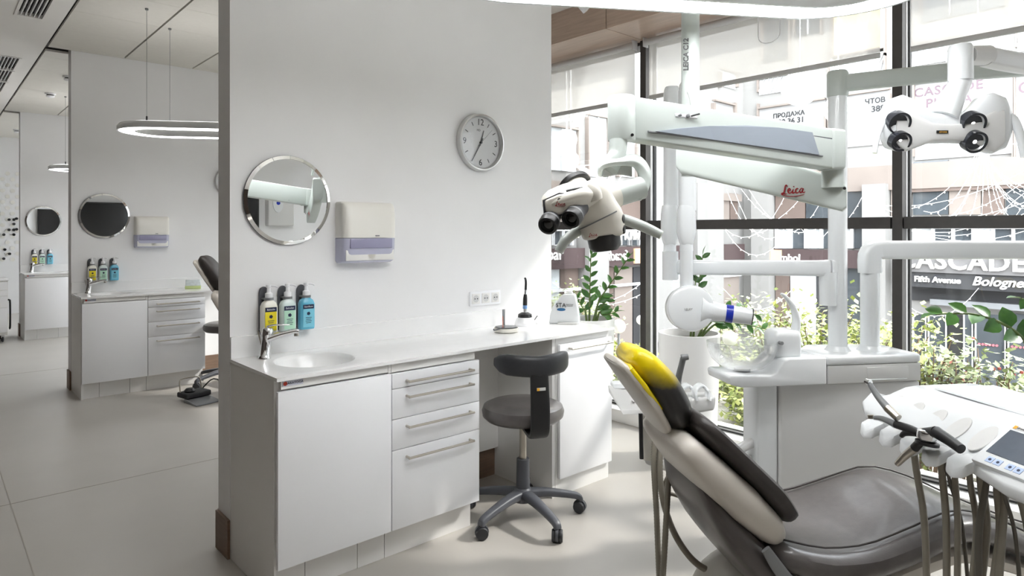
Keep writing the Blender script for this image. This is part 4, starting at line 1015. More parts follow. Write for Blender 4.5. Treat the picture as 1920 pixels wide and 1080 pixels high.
# lower swing arm joining the tray to its column arm
MB().tube([te+V((0, 0, 1.31)), te+V((0, 0, 1.02))], .038, 20).build('arm_drop', m_unit, un)
c = D(.36, .2, .86)
MB().strap([te+V((0, 0, 1.0)), te*.5+c*.5+V((0, 0, .49)), V((c.x, c.y, .9))], V((0, 0, 1)), .035, .035, 4, sub=3).build('spring_arm', m_unit, un)

# ------------------------------------------------------------------ four-lens dental light
T0 = 2.3
dl = thing('dental_light', 'white two-lobed dental light with four lenses on a jointed arm', 'dental light', tuple(W(1775, 240, T0)))
k_ = T0/FPX
prof = [(1653, 232, 8, .012), (1657, 232, 28, .03), (1668, 232, 46, .045), (1690, 231, 53, .052), (1712, 232, 46, .048), (1730, 236, 34, .042), (1745, 240, 29, .038), (1775, 241, 27, .036), (1805, 240, 29, .038), (1820, 236, 36, .042), (1835, 232, 50, .05), (1860, 231, 57, .055), (1882, 231, 48, .047), (1893, 231, 26, .028), (1896, 231, 7, .01)]
rings = []
for px, cy, h, dp in prof:
    c = W(px, cy, T0); rings.append([c+V((0, 0, h*k_*se(math.sin(q), 2.4)))+FW*(-dp*se(math.cos(q), 2.8)*(.55 if math.cos(q) > 0 else 1.35)) for q in [2*PI*i/28 for i in range(28)]])
MB().loft(rings).build('head', m_unit, dl, ang=60)
fp = [(1672, 236, 34), (1690, 246, 40), (1712, 248, 30), (1740, 250, 17), (1775, 250, 15), (1810, 250, 17), (1835, 248, 30), (1855, 246, 40), (1872, 240, 32)]
rings = []
for px, cy, h in fp:
    c = W(px, cy, T0)-FW*.022; rings.append([c+V((0, 0, h*k_*se(math.sin(q), 3)))+FW*(-.01*se(math.cos(q), 3)) for q in [2*PI*i/20 for i in range(20)]])
MB().loft(rings).build('front_panel', m_unit2, dl, ang=50)
m_lens = mat('lens_reflector', (.86, .89, .95), .28, 1, vary=.2, scale=60)
m_bead = lamp_mat('light_bead', (1, .98, .95), 3.0)
for px, py, r in ((1687, 231, 21), (1690, 266, 19), (1827, 233, 22), (1830, 267, 21)):
    r -= 2; c = W(px, py, T0-.034); ax = -FW+V((0, 0, -.5))
    ln = MB().lathe([(r*k_+.003, -.03), (r*k_+.003, .004), (r*k_-.003, .004), (r*k_-.004, -.006)], c, ax, n=32).build('lens_ring', mat('lens_black', rgb(36, 38, 44), .2), dl)
    MB().lathe([(r*k_-.004, 0), (r*k_*.7, -.012), (r*k_*.3, -.018), (.001, -.019)], c, ax, n=32, cap=False).build('reflector', m_lens, ln)
    MB().lathe([(.009, -.017), (.007, -.006), (.001, -.004)], c, ax, n=14).build('light_bead', m_bead, ln)
MB().box((-.02, -.002, -.005), (.02, 0, .005), Matrix.Translation(W(1755, 250, T0)-FW*.033) @ Matrix.Rotation(-math.atan2(.6686, .7436), 4, 'Z')).build('badge', m_black, dl, smooth=False)
text('badge_lettering', 'sirona', W(1756, 250, T0)-FW*.0355, RT, ez, .011, mat('badge_gold', rgb(220, 170, 80), .4), dl, .0003)
MB().tube([W(1768, 222, T0+.02), W(1782, 190, T0+.03), W(1798, 160, T0+.06), W(1801, 146, T0+.06)], [.05, .042, .036, .037], 24, sub=4).build('neck', m_unit, dl)
sc0 = W(1801, 128, T0+.06)
MB().lathe([(.039, -.045), (.04, -.04), (.04, .07), (.034, .083), (.001, .085)], sc0, n=28).build('swivel', m_unit, dl)
eb = W(2035, 128, 2.62)
MB().tube([W(1815, 104, T0+.07), W(1852, 104, T0+.1)], [.034, .036], 20).build('elbow', m_unit2, dl)
MB().strap([W(1845, 106, T0+.1), W(1920, 120, T0+.2), eb], ez, [.034, .036, .036], .03, 4, sub=2).build('spring_arm', m_unit2, dl)
MB().lathe([(.042, -.06), (.042, .06)], eb, n=20).build('elbow', m_unit, dl)
a0 = lc+V((0, 0, 2.12))
MB().strap([a0, a0+(eb-a0)*.5+V((0, 0, .02)), eb+V((0, 0, .02))], ez, .038, .03, 4, sub=2).build('column_arm', m_leica, dl)
MB().strap([W(1665, 213, T0), W(1650, 240, T0-.01), W(1643, 265, T0-.02), W(1640, 287, T0-.03)], FW, .009, [.011, .011, .009, .007], 2.5, sub=4).build('handle', m_unit, dl)
MB().strap([W(1880, 215, T0), W(1900, 225, T0-.01), W(1913, 255, T0-.02), W(1921, 295, T0-.03)], FW, .012, [.016, .016, .014, .01], 2.5, sub=4).build('handle', m_unit, dl)

# ------------------------------------------------------------------ x-ray device on the unit's column
xr = thing('xray_device', 'white dental x-ray device with a round tube head and blue ring on folded arms', 'x-ray device', tuple(W(1290, 578, 2.95)))
tx = 3.02
MB().strap([W(1552, 503, tx), W(1530, 503, tx), W(1400, 502, tx), W(1262, 501, tx)], ez, [.04, .037, .035, .034], .03, 4, sub=2).build('horizontal_arm', m_unit, xr)
MB().strap([lc+V((0, 0, 1.27))-RT*.0, W(1552, 503, tx)], ez, .04, .034, 4).build('column_clamp', m_unit, xr)
MB().tube([W(1553, 510, tx), W(1553, 572, tx)], [.04, .038], 24).build('arm_socket', m_unit, xr)
MB().lathe([(.036, -.06), (.036, .07)], W(1257, 500, tx), n=24).build('arm_pivot', m_unit, xr)
def link(px, y0, y1, t_, w):
    MB().strap([W(px, y0, t_), W(px, y0+14, t_), W(px, 300, t_), W(px, y1, t_)], RT, [.02, w, w, w], .03, 3, sub=4).build('scissor_link', m_unit, xr)
link(1259, 164, 400, 3.08, .036); link(1289, 156, 395, 2.92, .038)
for px, t_, ye in ((1256, 3.05, 484), (1287, 2.92, 470)):
    MB().strap([W(px, 385, t_), W(px, 400, t_), W(px, 435, t_), W(px, 455, t_), W(px, 462, t_)], RT, [.034, .04, .042, .03, .018], [.03, .034, .036, .03, .02], 2.8, sub=4).build('knuckle_cover', m_unit, xr)
    MB().tube([W(px, 455, t_), W(px, ye, t_)], [.028, .03], 20).build('lower_tube', m_unit, xr)
MB().tube([W(1287, 466, 2.92), W(1287, 545, 2.92)], .029, 20).build('yoke_stem', m_unit, xr)
hc = W(1293, 578, 2.9); ax = (-FW*.9-RT*.1+V((0, 0, .1))).normalized()
MB().lathe([(.05, -.1), (.085, -.09), (.1, -.06), (.102, .03), (.097, .045), (.08, .052), (.001, .054)], hc, ax, n=48).build('tube_head', m_unit, xr)
text('maker_lettering', 'HELIODENT', hc+ax*.0545+V((0, 0, -.004)), RT*.97+FW*.1, ez, .012, m_inkgrey, xr, .0004)
cdn = (RT*.95+FW*-.25+V((0, 0, -.11))).normalized(); c0 = hc+cdn*.07
MB().tube([c0-cdn*.02, c0+cdn*.03, c0+cdn*.085], [.07, .045, .036], 28, sub=3).build('cone_base', m_unit, xr)
MB().tube([c0+cdn*.083, c0+cdn*.112], .039, 28).build('blue_ring', m_blue, xr)
MB().tube([c0+cdn*.112, c0+cdn*.19], [.038, .035], 28).build('cone', m_unit, xr)
MB().tube([c0+cdn*.19, c0+cdn*.194], .036, 28).build('cone_rim', m_black, xr)

# ------------------------------------------------------------------ assistant element and suction hoses
def console(c, label, rz):
    t = thing('assistant_console', label, 'console', tuple(c), rz)
    return t
c = W(1195, 752, 2.62)
an = thing('keypad_console', 'pale grey keypad console beside the chair headrest', 'console', tuple(c))
def A(px, py, t_=2.62): return W(px, py, t_)
MB().loft([[A(1141, 735, 2.6), A(1168, 778, 2.5), A(1235, 778, 2.5), A(1262, 742, 2.62)], [A(1139, 722, 2.62), A(1165, 768, 2.52), A(1235, 768, 2.5), A(1262, 730, 2.64)]]).build('keypad', m_unit2, an, bevel=.008, seg=3)
MB().loft([[A(1143, 721, 2.64), A(1150, 729, 2.6), A(1250, 731, 2.6), A(1245, 720, 2.7)], [A(1143, 713, 2.66), A(1150, 721, 2.62), A(1250, 722, 2.62), A(1245, 713, 2.72)]]).build('upper_shelf', m_unit, an, bevel=.007, seg=3)
for i in range(3):
    for j in range(2):
        p = A(1184+i*8+j*3, 741+j*11, 2.575-j*.035); MB().lathe([(.006, 0), (.006, .003)], p, (-.2, -.5, .85), n=14).build('key', m_alu, an)
MB().tube([A(1215, 775, 2.55), A(1216, 860, 2.55)], .026, 18).build('support_arm', m_cream, an)
MB().tube([A(1201, 775, 2.5), A(1203, 860, 2.5)], .008, 12).build('cable_sleeve', m_black, an)
MB().strap([A(1216, 862, 2.55), A(1300, 880, 2.7), U(-.29, .12, .5)], ez, .02, .02, 3, sub=4).build('swing_arm', m_unit2, an)
hold = thing('suction_holder', 'pale suction tube holder with rounded clips behind the headrest', 'holder', tuple(W(1310, 760, 2.6)))
MB().loft([[W(1262, 775, 2.55), W(1300, 777, 2.5), W(1340, 770, 2.55), W(1338, 757, 2.7), W(1270, 757, 2.7)], [W(1262, 745, 2.56), W(1300, 748, 2.51), W(1342, 742, 2.56), W(1340, 735, 2.72), W(1272, 735, 2.72)]]).build('holder_block', m_unit2, hold, bevel=.012, seg=3)
for px in (1290, 1316):
    MB().strap([W(px-12, 748, 2.53), W(px-14, 732, 2.55), W(px-2, 722, 2.6), W(px+10, 732, 2.58), W(px+12, 748, 2.55)], FW, .03, .007, 3, sub=4).build('clip', m_unit, hold)
MB().strap([W(1300, 775, 2.6), W(1310, 850, 2.65), U(-.29, .14, .42)], ez, .022, .022, 3, sub=4).build('swing_arm', m_unit2, hold)
sx_ = thing('suction_handpiece', 'grey curved suction handpiece standing beside the headrest', 'suction tube', tuple(W(1272, 715, 2.45)))
MB().tube([W(1264, 752, 2.5), W(1270, 735, 2.47), W(1272, 710, 2.45), W(1277, 688, 2.44), W(1281, 672, 2.43)], [.012, .0125, .012, .011, .011], 16, sub=4).build('body', m_grey, sx_)
MB().tube([W(1278, 671, 2.43), W(1290, 669, 2.43)], [.013, .011], 14).build('tip', m_grey, sx_)
hoses = [([(1233, 778, 2.53), (1226, 860, 2.45), (1231, 960, 2.4), (1236, 1080, 2.36), (1240, 1112, 2.33), (1243, 1080, 2.31), (1250, 960, 2.3), (1256, 860, 2.42), (1262, 775, 2.55)], .0105, 'ribbed grey suction hose looping straight down beside the chair back'),
         ([(1240, 780, 2.53), (1238, 900, 2.42), (1256, 980, 2.36), (1290, 1040, 2.3), (1330, 1070, 2.27), (1372, 1068, 2.22)], .0115, 'thick grey suction hose curving into the chair base'),
         ([(1290, 778, 2.55), (1262, 870, 2.47), (1244, 915, 2.43), (1265, 928, 2.42), (1300, 935, 2.45), (1345, 925, 2.5)], .0065, 'thin pale hose sagging behind the chair back')]
for pts, r, l in hoses:
    P_, R_ = smooth_path([W(*p) for p in pts], r, 10)
    for q in P_: q.z = max(q.z, r)
    o = thing('suction_hose', l, 'hose', tuple(P_[0]), group='suction hoses')
    P2, R2 = smooth_path(P_, r, 4); R2 = [r*(1.0+(.07 if k % 2 else -.03)) for k in range(len(P2))]
    MB().tube(P2, R2, 10).build('corrugated_tube', m_hose, o, ang=80)
    MB().tube([P_[0]+V((0, 0, .03)), P_[0]-V((0, 0, .01))], r*1.25, 12).build('connector', m_grey, o)

# ------------------------------------------------------------------ operating microscope on its ceiling column
MK = .72
k0 = W(1166, 264, 2.65); k1 = V((1.512, 1.206, 1.703))    # knuckle of the arm, where it hangs in the room
XF[0] = Matrix.Translation(k1) @ Matrix.Scale(MK, 4) @ Matrix.Translation(-k0)
sc_p = XF[0] @ W(1295, 300, 3.5); col_z = (XF[0] @ W(1295, 330, 3.5)).z; XF[0] = None
ms = thing('operating_microscope', 'cream surgical microscope with two black eyepieces on a jointed arm from a ceiling column', 'microscope', (sc_p.x, sc_p.y, CZ))
MB().tube([(sc_p.x, sc_p.y, col_z), (sc_p.x, sc_p.y, CZ)], .034, 28).build('column', m_leica, ms)
MB().lathe([(.09, 0), (.09, -.03), (.05, -.045)], (sc_p.x, sc_p.y, CZ), n=28).build('ceiling_flange', m_leica, ms)
XF[0] = Matrix.Translation(k1) @ Matrix.Scale(MK, 4) @ Matrix.Translation(-k0)
text('column_lettering', 'LEICA C12', W(1287, 102, 3.44), ez, -RT, .037, m_ink, ms, .0015, bold=.0012)
MB().tube([W(1292, 172, 3.44), W(1296, 180, 3.42), W(1300, 200, 3.4), W(1308, 225, 3.38)], .012, 10, sub=4).build('column_cable', m_leica, ms)
# swing arm with the red signature
lt, rt_ = 3.46, 3.1
Ld = (W(1587, 370, rt_)-W(1280, 290, lt)); Ld.z = 0; Ld.normalize(); Ln = V((-Ld.y, Ld.x, 0))
if Ln.dot(FW) < 0: Ln = -Ln
def arm_panel(tops, bots, thick, name, m):
    rings = []
    for (a, ta), (b, tb) in zip(tops, bots):
        T_, B_ = W(*a, ta), W(*b, tb); B_ = V((T_.x, T_.y, B_.z)); c = (T_+B_)/2; h = (T_.z-B_.z)/2
        rings.append([c+V((0, 0, h*se(math.sin(q), 9)))+Ln*(thick*se(math.cos(q), 9)) for q in [2*PI*i/24 for i in range(24)]])
    return MB().loft(rings).build(name, m, ms, ang=45)
xs = [1272, 1280, 1330, 1397, 1460, 1530, 1580, 1588]
def ty(x): return 240+(x-1280)*.30 if x < 1397 else 276+(x-1397)*.344
def by(x): return 326+(x-1278)*.2337
tt = lambda x: lt+(rt_-lt)*(x-1280)/307
arm_panel([((x, ty(x)+(9 if x in (1272, 1588) else 0)), tt(x)) for x in xs], [((x, by(x)-(9 if x in (1272, 1588) else 0)), tt(x)) for x in xs], .048, 'swing_arm', m_leica)
lp = W(1490, 359, tt(1490)); lp = lp-Ln*.0495
script_logo('red_signature', lp, Ld, V((0, 0, 1)), .043, m_red, ms)
MB().lathe([(.007, -.002), (.007, .003)], W(1584, 353, rt_-.05)-Ln*.0, -Ln, n=12).build('cap_screw', m_black, ms)
j = W(1562, 330, rt_)
MB().tube([W(1562, 352, rt_), W(1562, 312, rt_)], .05, 28).build('joint_lower', m_leica, ms)
MB().tube([W(1562, 312, rt_), W(1562, 296, rt_)], .043, 28).build('joint_upper', m_leica, ms)
# balanced upper arm
ua, ub = W(1168, 223, 2.66), W(1556, 282, 3.08); ud = (ub-ua); ud.z = 0; ud.normalize(); un_ = V((-ud.y, ud.x, 0))
if un_.dot(FW) < 0: un_ = -un_
def bar(px0, px1, y0t, y0b, y1t, y1b, t0, t1, th, name, m, bev=.006):
    a, b, c, d = W(px0, y0t, t0), W(px0, y0b, t0), W(px1, y1t, t1), W(px1, y1b, t1)
    b = V((a.x, a.y, b.z)); d = V((c.x, c.y, d.z))
    return MB().loft([[a-un_*th, a+un_*th, b+un_*th, b-un_*th], [c-un_*th, c+un_*th, d+un_*th, d-un_*th]]).build(name, m, ms, bevel=bev, seg=3)
bar(1178, 1552, 184, 263, 244, 318, 2.67, 3.07, .045, 'upper_arm', m_leica)
bar(1546, 1572, 242, 320, 245, 318, 3.06, 3.09, .05, 'arm_end_block', m_leica, .01)
s0, s1 = W(1192, 209, 2.69)-un_*.0475, W(1548, 263, 3.07)-un_*.0475
MB().strap([s0, s1], un_, .0015, .003, 4).build('rail_slot', m_darkgrey, ms)
kz = s0+(s1-s0)*.2
MB().strap([kz-ud*.05, kz+ud*.06], un_, .006, .008, 3).build('rail_slider', m_white, ms)
for o_, r_ in ((-.03, .006), (.01, .008)): MB().lathe([(r_, 0), (r_, .012), (r_*.5, .014)], kz+ud*o_-un_*.004, -un_, n=14).build('slider_screw', m_grey, ms)
MB().tube([kz+ud*.025-un_*.012, kz+ud*.06-un_*.02+V((0, 0, .01))], .004, 8).build('slider_lever', m_black, ms)
# slate fin on the near side of the arm
fin = [(1232, 246), (1275, 240), (1330, 236), (1400, 235), (1460, 239), (1524, 248), (1537, 290), (1450, 278), (1340, 262)]
ff = []
for px, py in fin:
    f = (px-1178)/(1552-1178); q = W(px, py, 2.67+(3.07-2.67)*f-.075); ff.append(q)
MB().loft([ff, [p+un_*.01 for p in ff]]).build('slate_fin', m_slate, ms, smooth=False)
ed = []
for px, py in ((1214, 247), (1260, 253), (1340, 264), (1450, 280), (1540, 293)):
    f = (px-1178)/(1552-1178); ed.append(W(px, py, 2.67+.4*f-.055))
MB().strap(ed, un_, .012, .004, 4).build('fin_tray', m_grey, ms)
# knuckle and drop
MB().lathe([(.054, 0), (.056, .006), (.056, .172), (.05, .18), (.001, .182)], W(1166, 264, 2.65), n=36).build('knuckle', m_leica, ms)
kk = W(1186, 253, 2.6); MB().lathe([(.006, -.004), (.006, .004)], kk, -FW, n=14).build('cap_screw', m_black, ms)
TM = 2.6
MB().tube([W(1160, 264, TM+.03), W(1158, 288, TM+.02), W(1152, 300, TM+.01), W(1143, 318, TM)], [.036, .036, .036, .034], 24, sub=4).build('drop_tube', m_leica, ms)
# yoke
MB().strap([W(1127, 328, TM-.02), W(1128, 312, TM-.02), W(1142, 303, TM-.01), W(1170, 300, TM), W(1190, 301, TM+.01), W(1203, 312, TM+.01), W(1209, 330, TM), W(1204, 352, TM-.02), W(1196, 368, TM-.03)], FW*.85+RT*.2+V((0, 0, .35)), [.03, .045, .05, .05, .05, .05, .048, .045, .036], [.008, .012, .013, .014, .018, .022, .026, .026, .018], 4, sub=5, n=20).build('yoke', m_leica, ms)
MB().strap([W(1130, 322, TM+.03), W(1160, 316, TM+.04), W(1185, 320, TM+.04)], ez, .025, .012, 4, sub=4).build('yoke_inner', m_unit2, ms)
MB().tube([W(1203, 352, TM-.03), W(1140, 371, TM-.08)], [.045, .045], 28).build('tilt_barrel', m_leica, ms)
MB().tube([W(1155, 366, TM-.07), W(1132, 373, TM-.09)], .051, 28).build('tilt_collar', m_cream, ms)
# optics body
TB = TM-.1
MB().strap([W(1102, 340, TB), W(1110, 360, TB), W(1120, 395, TB), W(1127, 412, TB), W(1132, 440, TB), W(1133, 446, TB)], FW, [.05, .07, .075, .075, .07, .055], [.045, .066, .082, .086, .08, .06], 3, sub=4, n=28).build('optics_body', m_cream, ms)
MB().strap([W(1123, 410, TB), W(1124, 412, TB)], FW, .078, .088, 3, n=28).build('body_seam', m_grey, ms)
MB().tube([W(1132, 441, TB-.01), W(1135, 462, TB-.01), W(1136, 470, TB-.01)], [.064, .06, .046], 32).build('objective', m_black, ms)
MB().loft([[W(px, py, t_) for px, py, t_ in ((1096, 334, TB-.02), (1138, 330, TB-.0), (1150, 378, TB-.03), (1120, 385, TB-.06))], [W(px, py, t_) for px, py, t_ in ((1100, 338, TB+.09), (1142, 334, TB+.1), (1152, 380, TB+.08), (1124, 388, TB+.06))]]).build('top_housing', m_cream, ms, bevel=.012, seg=3)
# binocular head
TE = TB-.08
MB().strap([W(1112, 372, TB-.02), W(1092, 368, TE), W(1062, 375, TE-.01), W(1036, 384, TE-.01), W(1022, 388, TE)], FW*.8+V((0, 0, .5)), [.05, .06, .062, .056, .035], [.048, .05, .049, .045, .028], 3.6, sub=5, n=26).build('binocular_body', m_cream, ms)
MB().loft([[W(px, py, TE-.07) for px, py in ((1022, 376), (1050, 364), (1078, 366), (1086, 375), (1066, 395), (1050, 402), (1024, 398))], [W(px, py, TE-.0) for px, py in ((1018, 374), (1050, 358), (1082, 360), (1092, 374), (1070, 400), (1050, 408), (1020, 402))]]).build('front_plate', m_cream, ms, bevel=.006, seg=2)
MB().loft([[W(px, py, TE-.062) for px, py in ((1018, 375), (1049, 361), (1080, 363), (1090, 375), (1068, 399), (1050, 406), (1020, 401))], [W(px, py, TE-.05) for px, py in ((1018, 375), (1049, 361), (1080, 363), (1090, 375), (1068, 399), (1050, 406), (1020, 401))]]).build('plate_gap', m_darkgrey, ms, smooth=False)
MB().strap([W(1062, 362, TE-.03), W(1078, 358, TE-.03), W(1092, 356, TE-.02)], FW, .03, .012, 4).build('hinge_gap', m_black, ms)
script_logo('red_signature', W(1052, 383, TE-.0725), RT, V((0, 0, 1)), .015, m_red, ms)
MB().lathe([(.006, -.002), (.006, .003)], W(1049, 374, TE-.07), -FW, n=14).build('cap_screw', m_grey, ms)
script_logo('red_signature', W(1113, 441, TB-.09), RT*.98+V((0, 0, .1)), V((0, 0, 1)), .013, m_red, ms)
for (x0, y0), (x1, y1), t0, t1 in (((1042, 398), (1027, 424), TE-.01, TE-.09), ((1090, 388), (1070, 412), TE-.01, TE-.09)):
    a, b = W(x0, y0, t0), W(x1, y1, t1); u = (b-a).normalized(); ln = (b-a).length
    ep = MB().lathe([(.03, 0), (.031, ln*.45), (.033, ln*.5), (.034, ln*.62)], a, u, n=28).build('eyepiece_barrel', m_darkgrey, ms)
    MB().lathe([(.036, ln*.6), (.037, ln*.9), (.034, ln), (.026, ln+.002), (.022, ln-.01), (.001, ln-.014)], a, u, n=32).build('eyecup', m_black, ep)
    MB().lathe([(.02, ln-.009), (.012, ln-.004), (.001, ln-.003)], a, u, n=24).build('eye_lens', m_screen, ep)
    MB().lathe([(.0365, ln*.62), (.0372, ln*.66), (.0365, ln*.7)], a, u, n=32).build('scale_ring', m_grey, ep)
wx = (FW*.5+RT*-.35+V((0, 0, .55))).normalized()
wl = MB().lathe([(.06, -.012), (.068, -.008), (.068, .01), (.06, .014)], W(1078, 350, TB-.01), wx, n=36).build('adjustment_wheel', m_black, ms)
MB().lathe([(.054, -.02), (.054, .012), (.04, .02), (.001, .022)], W(1077, 352, TB-.02), wx, n=32).build('wheel_hub', m_cream, ms)
MB().strap([W(1098, 352, TB-.08), W(1112, 362, TB-.09), W(1118, 376, TB-.09)], FW, .035, [.03, .032, .024], 2.8, sub=4).build('side_cap', m_cream, ms)
for px, py, r in ((1146, 402, .022), (1158, 411, .02), (1160, 430, .018)):
    MB().lathe([(r*.8, -.03), (r, -.024), (r, .02), (r*.85, .026), (.001, .026)], W(px, py, TB-.03), RT*.9-FW*.35, n=20).build('knob', m_black, ms)
MB().tube([W(1160, 412, TB), W(1172, 412, TB), W(1200, 422, TB-.01), W(1225, 433, TB-.02), W(1241, 441, TB-.03)], [.02, .021, .0205, .019, .016], 18, sub=4).build('handle', m_leica, ms)
MB().tube([W(1095, 428, TB+.04), W(1078, 437, TB+.03), W(1060, 452, TB+.01), W(1048, 472, TB)], [.019, .0205, .02, .0165], 18, sub=4).build('handle', m_leica, ms)
XF[0] = None

# ------------------------------------------------------------------ outside: courtyard and the stone building across it
m_stone = mat('pale_limestone', rgb(132, 130, 127), .75, vary=.03, scale=1.5, bump=.05, bscale=30)
m_stone2 = mat('beige_stone', rgb(124, 114, 107), .75, vary=.06, scale=2)
m_brownst = mat('brown_stone', rgb(96, 82, 75), .7, vary=.1, scale=2)
m_band = mat('plum_fascia', rgb(64, 50, 50), .5, vary=.05)
m_dkglass = mat('dark_pane', rgb(66, 71, 75), .08, vary=.25, scale=1.2, coat=.3)
m_ltglass = mat('pale_pane', rgb(196, 200, 202), .1, vary=.12, scale=1.5, coat=.3)
m_poster = mat('white_window_film', rgb(146, 145, 144), .5, vary=.01)
m_pave = mat('courtyard_paving', rgb(170, 167, 162), .8, vary=.06, scale=1)
m_gravel = mat('bed_gravel', rgb(176, 172, 162), .9, vary=.2, scale=14, bump=.5, bscale=50)
m_signwhite = mat('sign_white', rgb(246, 244, 240), .4)
m_signpink = mat('sign_tan', rgb(214, 178, 140), .4)
m_mauve = mat('sign_mauve', rgb(96, 78, 86), .5)
m_fasciagrey = mat('sign_mesh_grey', rgb(102, 100, 100), .6, vary=.08, scale=160)
m_darkfront = mat('dark_shopfront', rgb(52, 52, 54), .4, vary=.12, scale=2)
GZ = -2.6; XB_ = 14.0; YA = 7.5
struct(MB().box((4.3, -14, GZ-.2), (40, 30, GZ)).build('ground', m_pave, smooth=False))
bed = struct(MB().box((XW+.12, -6, GZ), (5.75, 7.2, -.12)).build('planting_bed', m_gravel, smooth=False))
MB().box((5.75, -6, GZ), (5.9, 7.2, -.05)).build('bed_kerb', m_stone, bed, smooth=False)

bd = thing('stone_building', 'pale stone building with shop signs seen across the courtyard', 'building', (XB_, YA, GZ))
MB().box((XB_+.3, -12, GZ), (XB_+1.2, YA+1, 9)).build('wall', m_stone, bd, smooth=False)
MB().box((4.9, YA+.3, GZ), (XB_+.35, YA+1.2, 9)).build('wall', m_stone, bd, smooth=False)
# B(): piece on the face opposite the window; A_(): piece on the return face
def B(px0, px1, py0, py1, dep, name, m, parent=bd, out=0.0):
    a, b = onX(px0, py0, XB_), onX(px1, py1, XB_); pm = onX((px0+px1)/2, py0, XB_); pb = onX((px0+px1)/2, py1, XB_)
    return MB().box((XB_+.3-dep-out, min(a.y, b.y), min(pm.z, pb.z)), (XB_+.3-out, max(a.y, b.y), max(pm.z, pb.z))).build(name, m, parent, smooth=False)
def A_(px0, px1, py0, py1, dep, name, m, parent=bd, out=0.0):
    a, b = onY(px0, py0, YA), onY(px1, py1, YA); pm = onY((px0+px1)/2, py0, YA); pb = onY((px0+px1)/2, py1, YA)
    return MB().box((min(a.x, b.x), YA+.3-dep-out, min(pm.z, pb.z)), (max(a.x, b.x), YA+.3-out, max(pm.z, pb.z))).build(name, m, parent, smooth=False)
bY, bZ = V((0, -1, 0)), V((0, 0, 1))
# --- face opposite: upper floor with film-covered windows
def win(f, px0, px1, py0, py1, m, bars=0, fr=None):
    w = f(px0, px1, py0, py1, .03, 'window', m)
    fm = fr or m_stone2
    g = (px1-px0)
    f(px0-2, px0+1, py0, py1, .09, 'window_frame', fm, w); f(px1-1, px1+2, py0, py1, .09, 'window_frame', fm, w); f(px0, px1, py0-2, py0+1, .1, 'window_frame', fm, w)
    for k in range(bars):
        x = px0+g*(k+1)/(bars+1); f(x-1, x+1, py0, py1, .07, 'glazing_bar', m_alu, w)
    return w
w = win(B, 1412, 1538, 192, 266, m_poster)
c = onX(1468, 212, XB_-.0); text('film_lettering', 'ПРОДАЖА', (XB_+.265, c.y, c.z), bY, bZ, .135, m_ink, w, .005, bold=.003)
c = onX(1460, 226, XB_); text('film_lettering', '+7 390 36 31', (XB_+.265, c.y, c.z), bY, bZ, .165, m_ink, w, .005, bold=.003)
w = win(B, 1545, 1660, 172, 272, m_poster)
c = onX(1651, 183, XB_); text('film_lettering', 'ЧТОВ', (XB_+.265, c.y-.0, c.z), bY, bZ, .14, m_ink, w, .005, bold=.003, align='RIGHT')
c = onX(1650, 199, XB_); text('film_lettering', '388', (XB_+.265, c.y-.0, c.z), bY, bZ, .17, m_ink, w, .005, bold=.003, align='RIGHT')
w = win(B, 1706, 1892, 140, 292, m_poster)
c = onX(1768, 163, XB_); text('film_lettering', 'CASCADE', (XB_+.265, c.y, c.z), bY, bZ, .235, m_mauve, w, .005, bold=.003, space=1.1)
c = onX(1770, 186, XB_); text('film_lettering', 'PLAZA', (XB_+.265, c.y, c.z), bY, bZ, .235, m_mauve, w, .005, bold=.003, space=1.1)
w = win(B, 1897, 2010, 130, 292, m_poster)
c = onX(1917, 160, XB_); text('film_lettering', 'O', (XB_+.265, c.y, c.z), bY, bZ, .28, m_mauve, w, .005, bold=.003)
m_lat = mat('lattice_grey', rgb(150, 148, 146), .6)
for a, b, y0, y1 in ((1412, 1480, 140, 170), (1545, 1650, 95, 140), (1700, 1800, 70, 112), (1900, 2000, 30, 84)):
    w = win(B, a, b, y0, y1, m_ltglass)
    for k in range(9):
        x = a+(b-a)*k/9
        pa, pb = onX(x, y1, XB_), onX(min(b, x+(b-a)*.2), y0, XB_)
        MB().tube([(XB_+.25, pa.y, pa.z), (XB_+.25, pb.y, pb.z)], .018, 5).build('lattice_bar', m_lat, w)
win(B, 1480, 1530, -40, 60, m_dkglass, 1); win(B, 1552, 1650, 10, 100, mat('warm_interior', rgb(214, 198, 160), .5, vary=.25, scale=4), 0)
win(B, 1720, 1880, -90, 20, m_dkglass, 2); win(B, 1420, 1470, 20, 110, m_dkglass, 0)
# middle storey
B(1405, 2400, 292, 345, .14, 'string_course', m_stone2)
for a, b in ((1408, 1442), (1616, 1660), (2080, 2130)): B(a, b, 345, 640, .3, 'pilaster', m_stone)
for a, b, m in ((1444, 1500, m_brownst), (1502, 1560, m_dkglass), (1562, 1612, m_dkglass), (1662, 1700, m_stone2)): B(a, b, 345, 415, .06, 'bay_panel', m)
for a, b, m in ((1704, 1770, m_dkglass), (1772, 1832, m_stone2), (1834, 1876, m_brownst), (1880, 1960, m_dkglass), (1962, 2080, m_brownst)): B(a, b, 300, 402, .05, 'bay_panel', m)
B(1700, 2100, 345, 352, .12, 'lintel', m_brownst)
for i in range(6):
    a = 1444+i*29; win(B, a+2, a+27, 428, 466, m_dkglass if i % 2 else m_ltglass, 0, m_alu)
for i in range(9):
    a = 1704+i*38; win(B, a+2, a+36, 428, 468, m_dkglass if i % 3 else m_ltglass, 0, m_alu)
fb_ = B(1405, 1612, 468, 500, .2, 'fascia', m_band)
c = onX(1478, 484, XB_); e = onX(1446, 484, XB_)
text('sign_lettering', 'ymbol', (XB_+.085, onX(1474, 486, XB_).y, c.z), bY, bZ, .22, m_signwhite, fb_, .01, bold=.004)
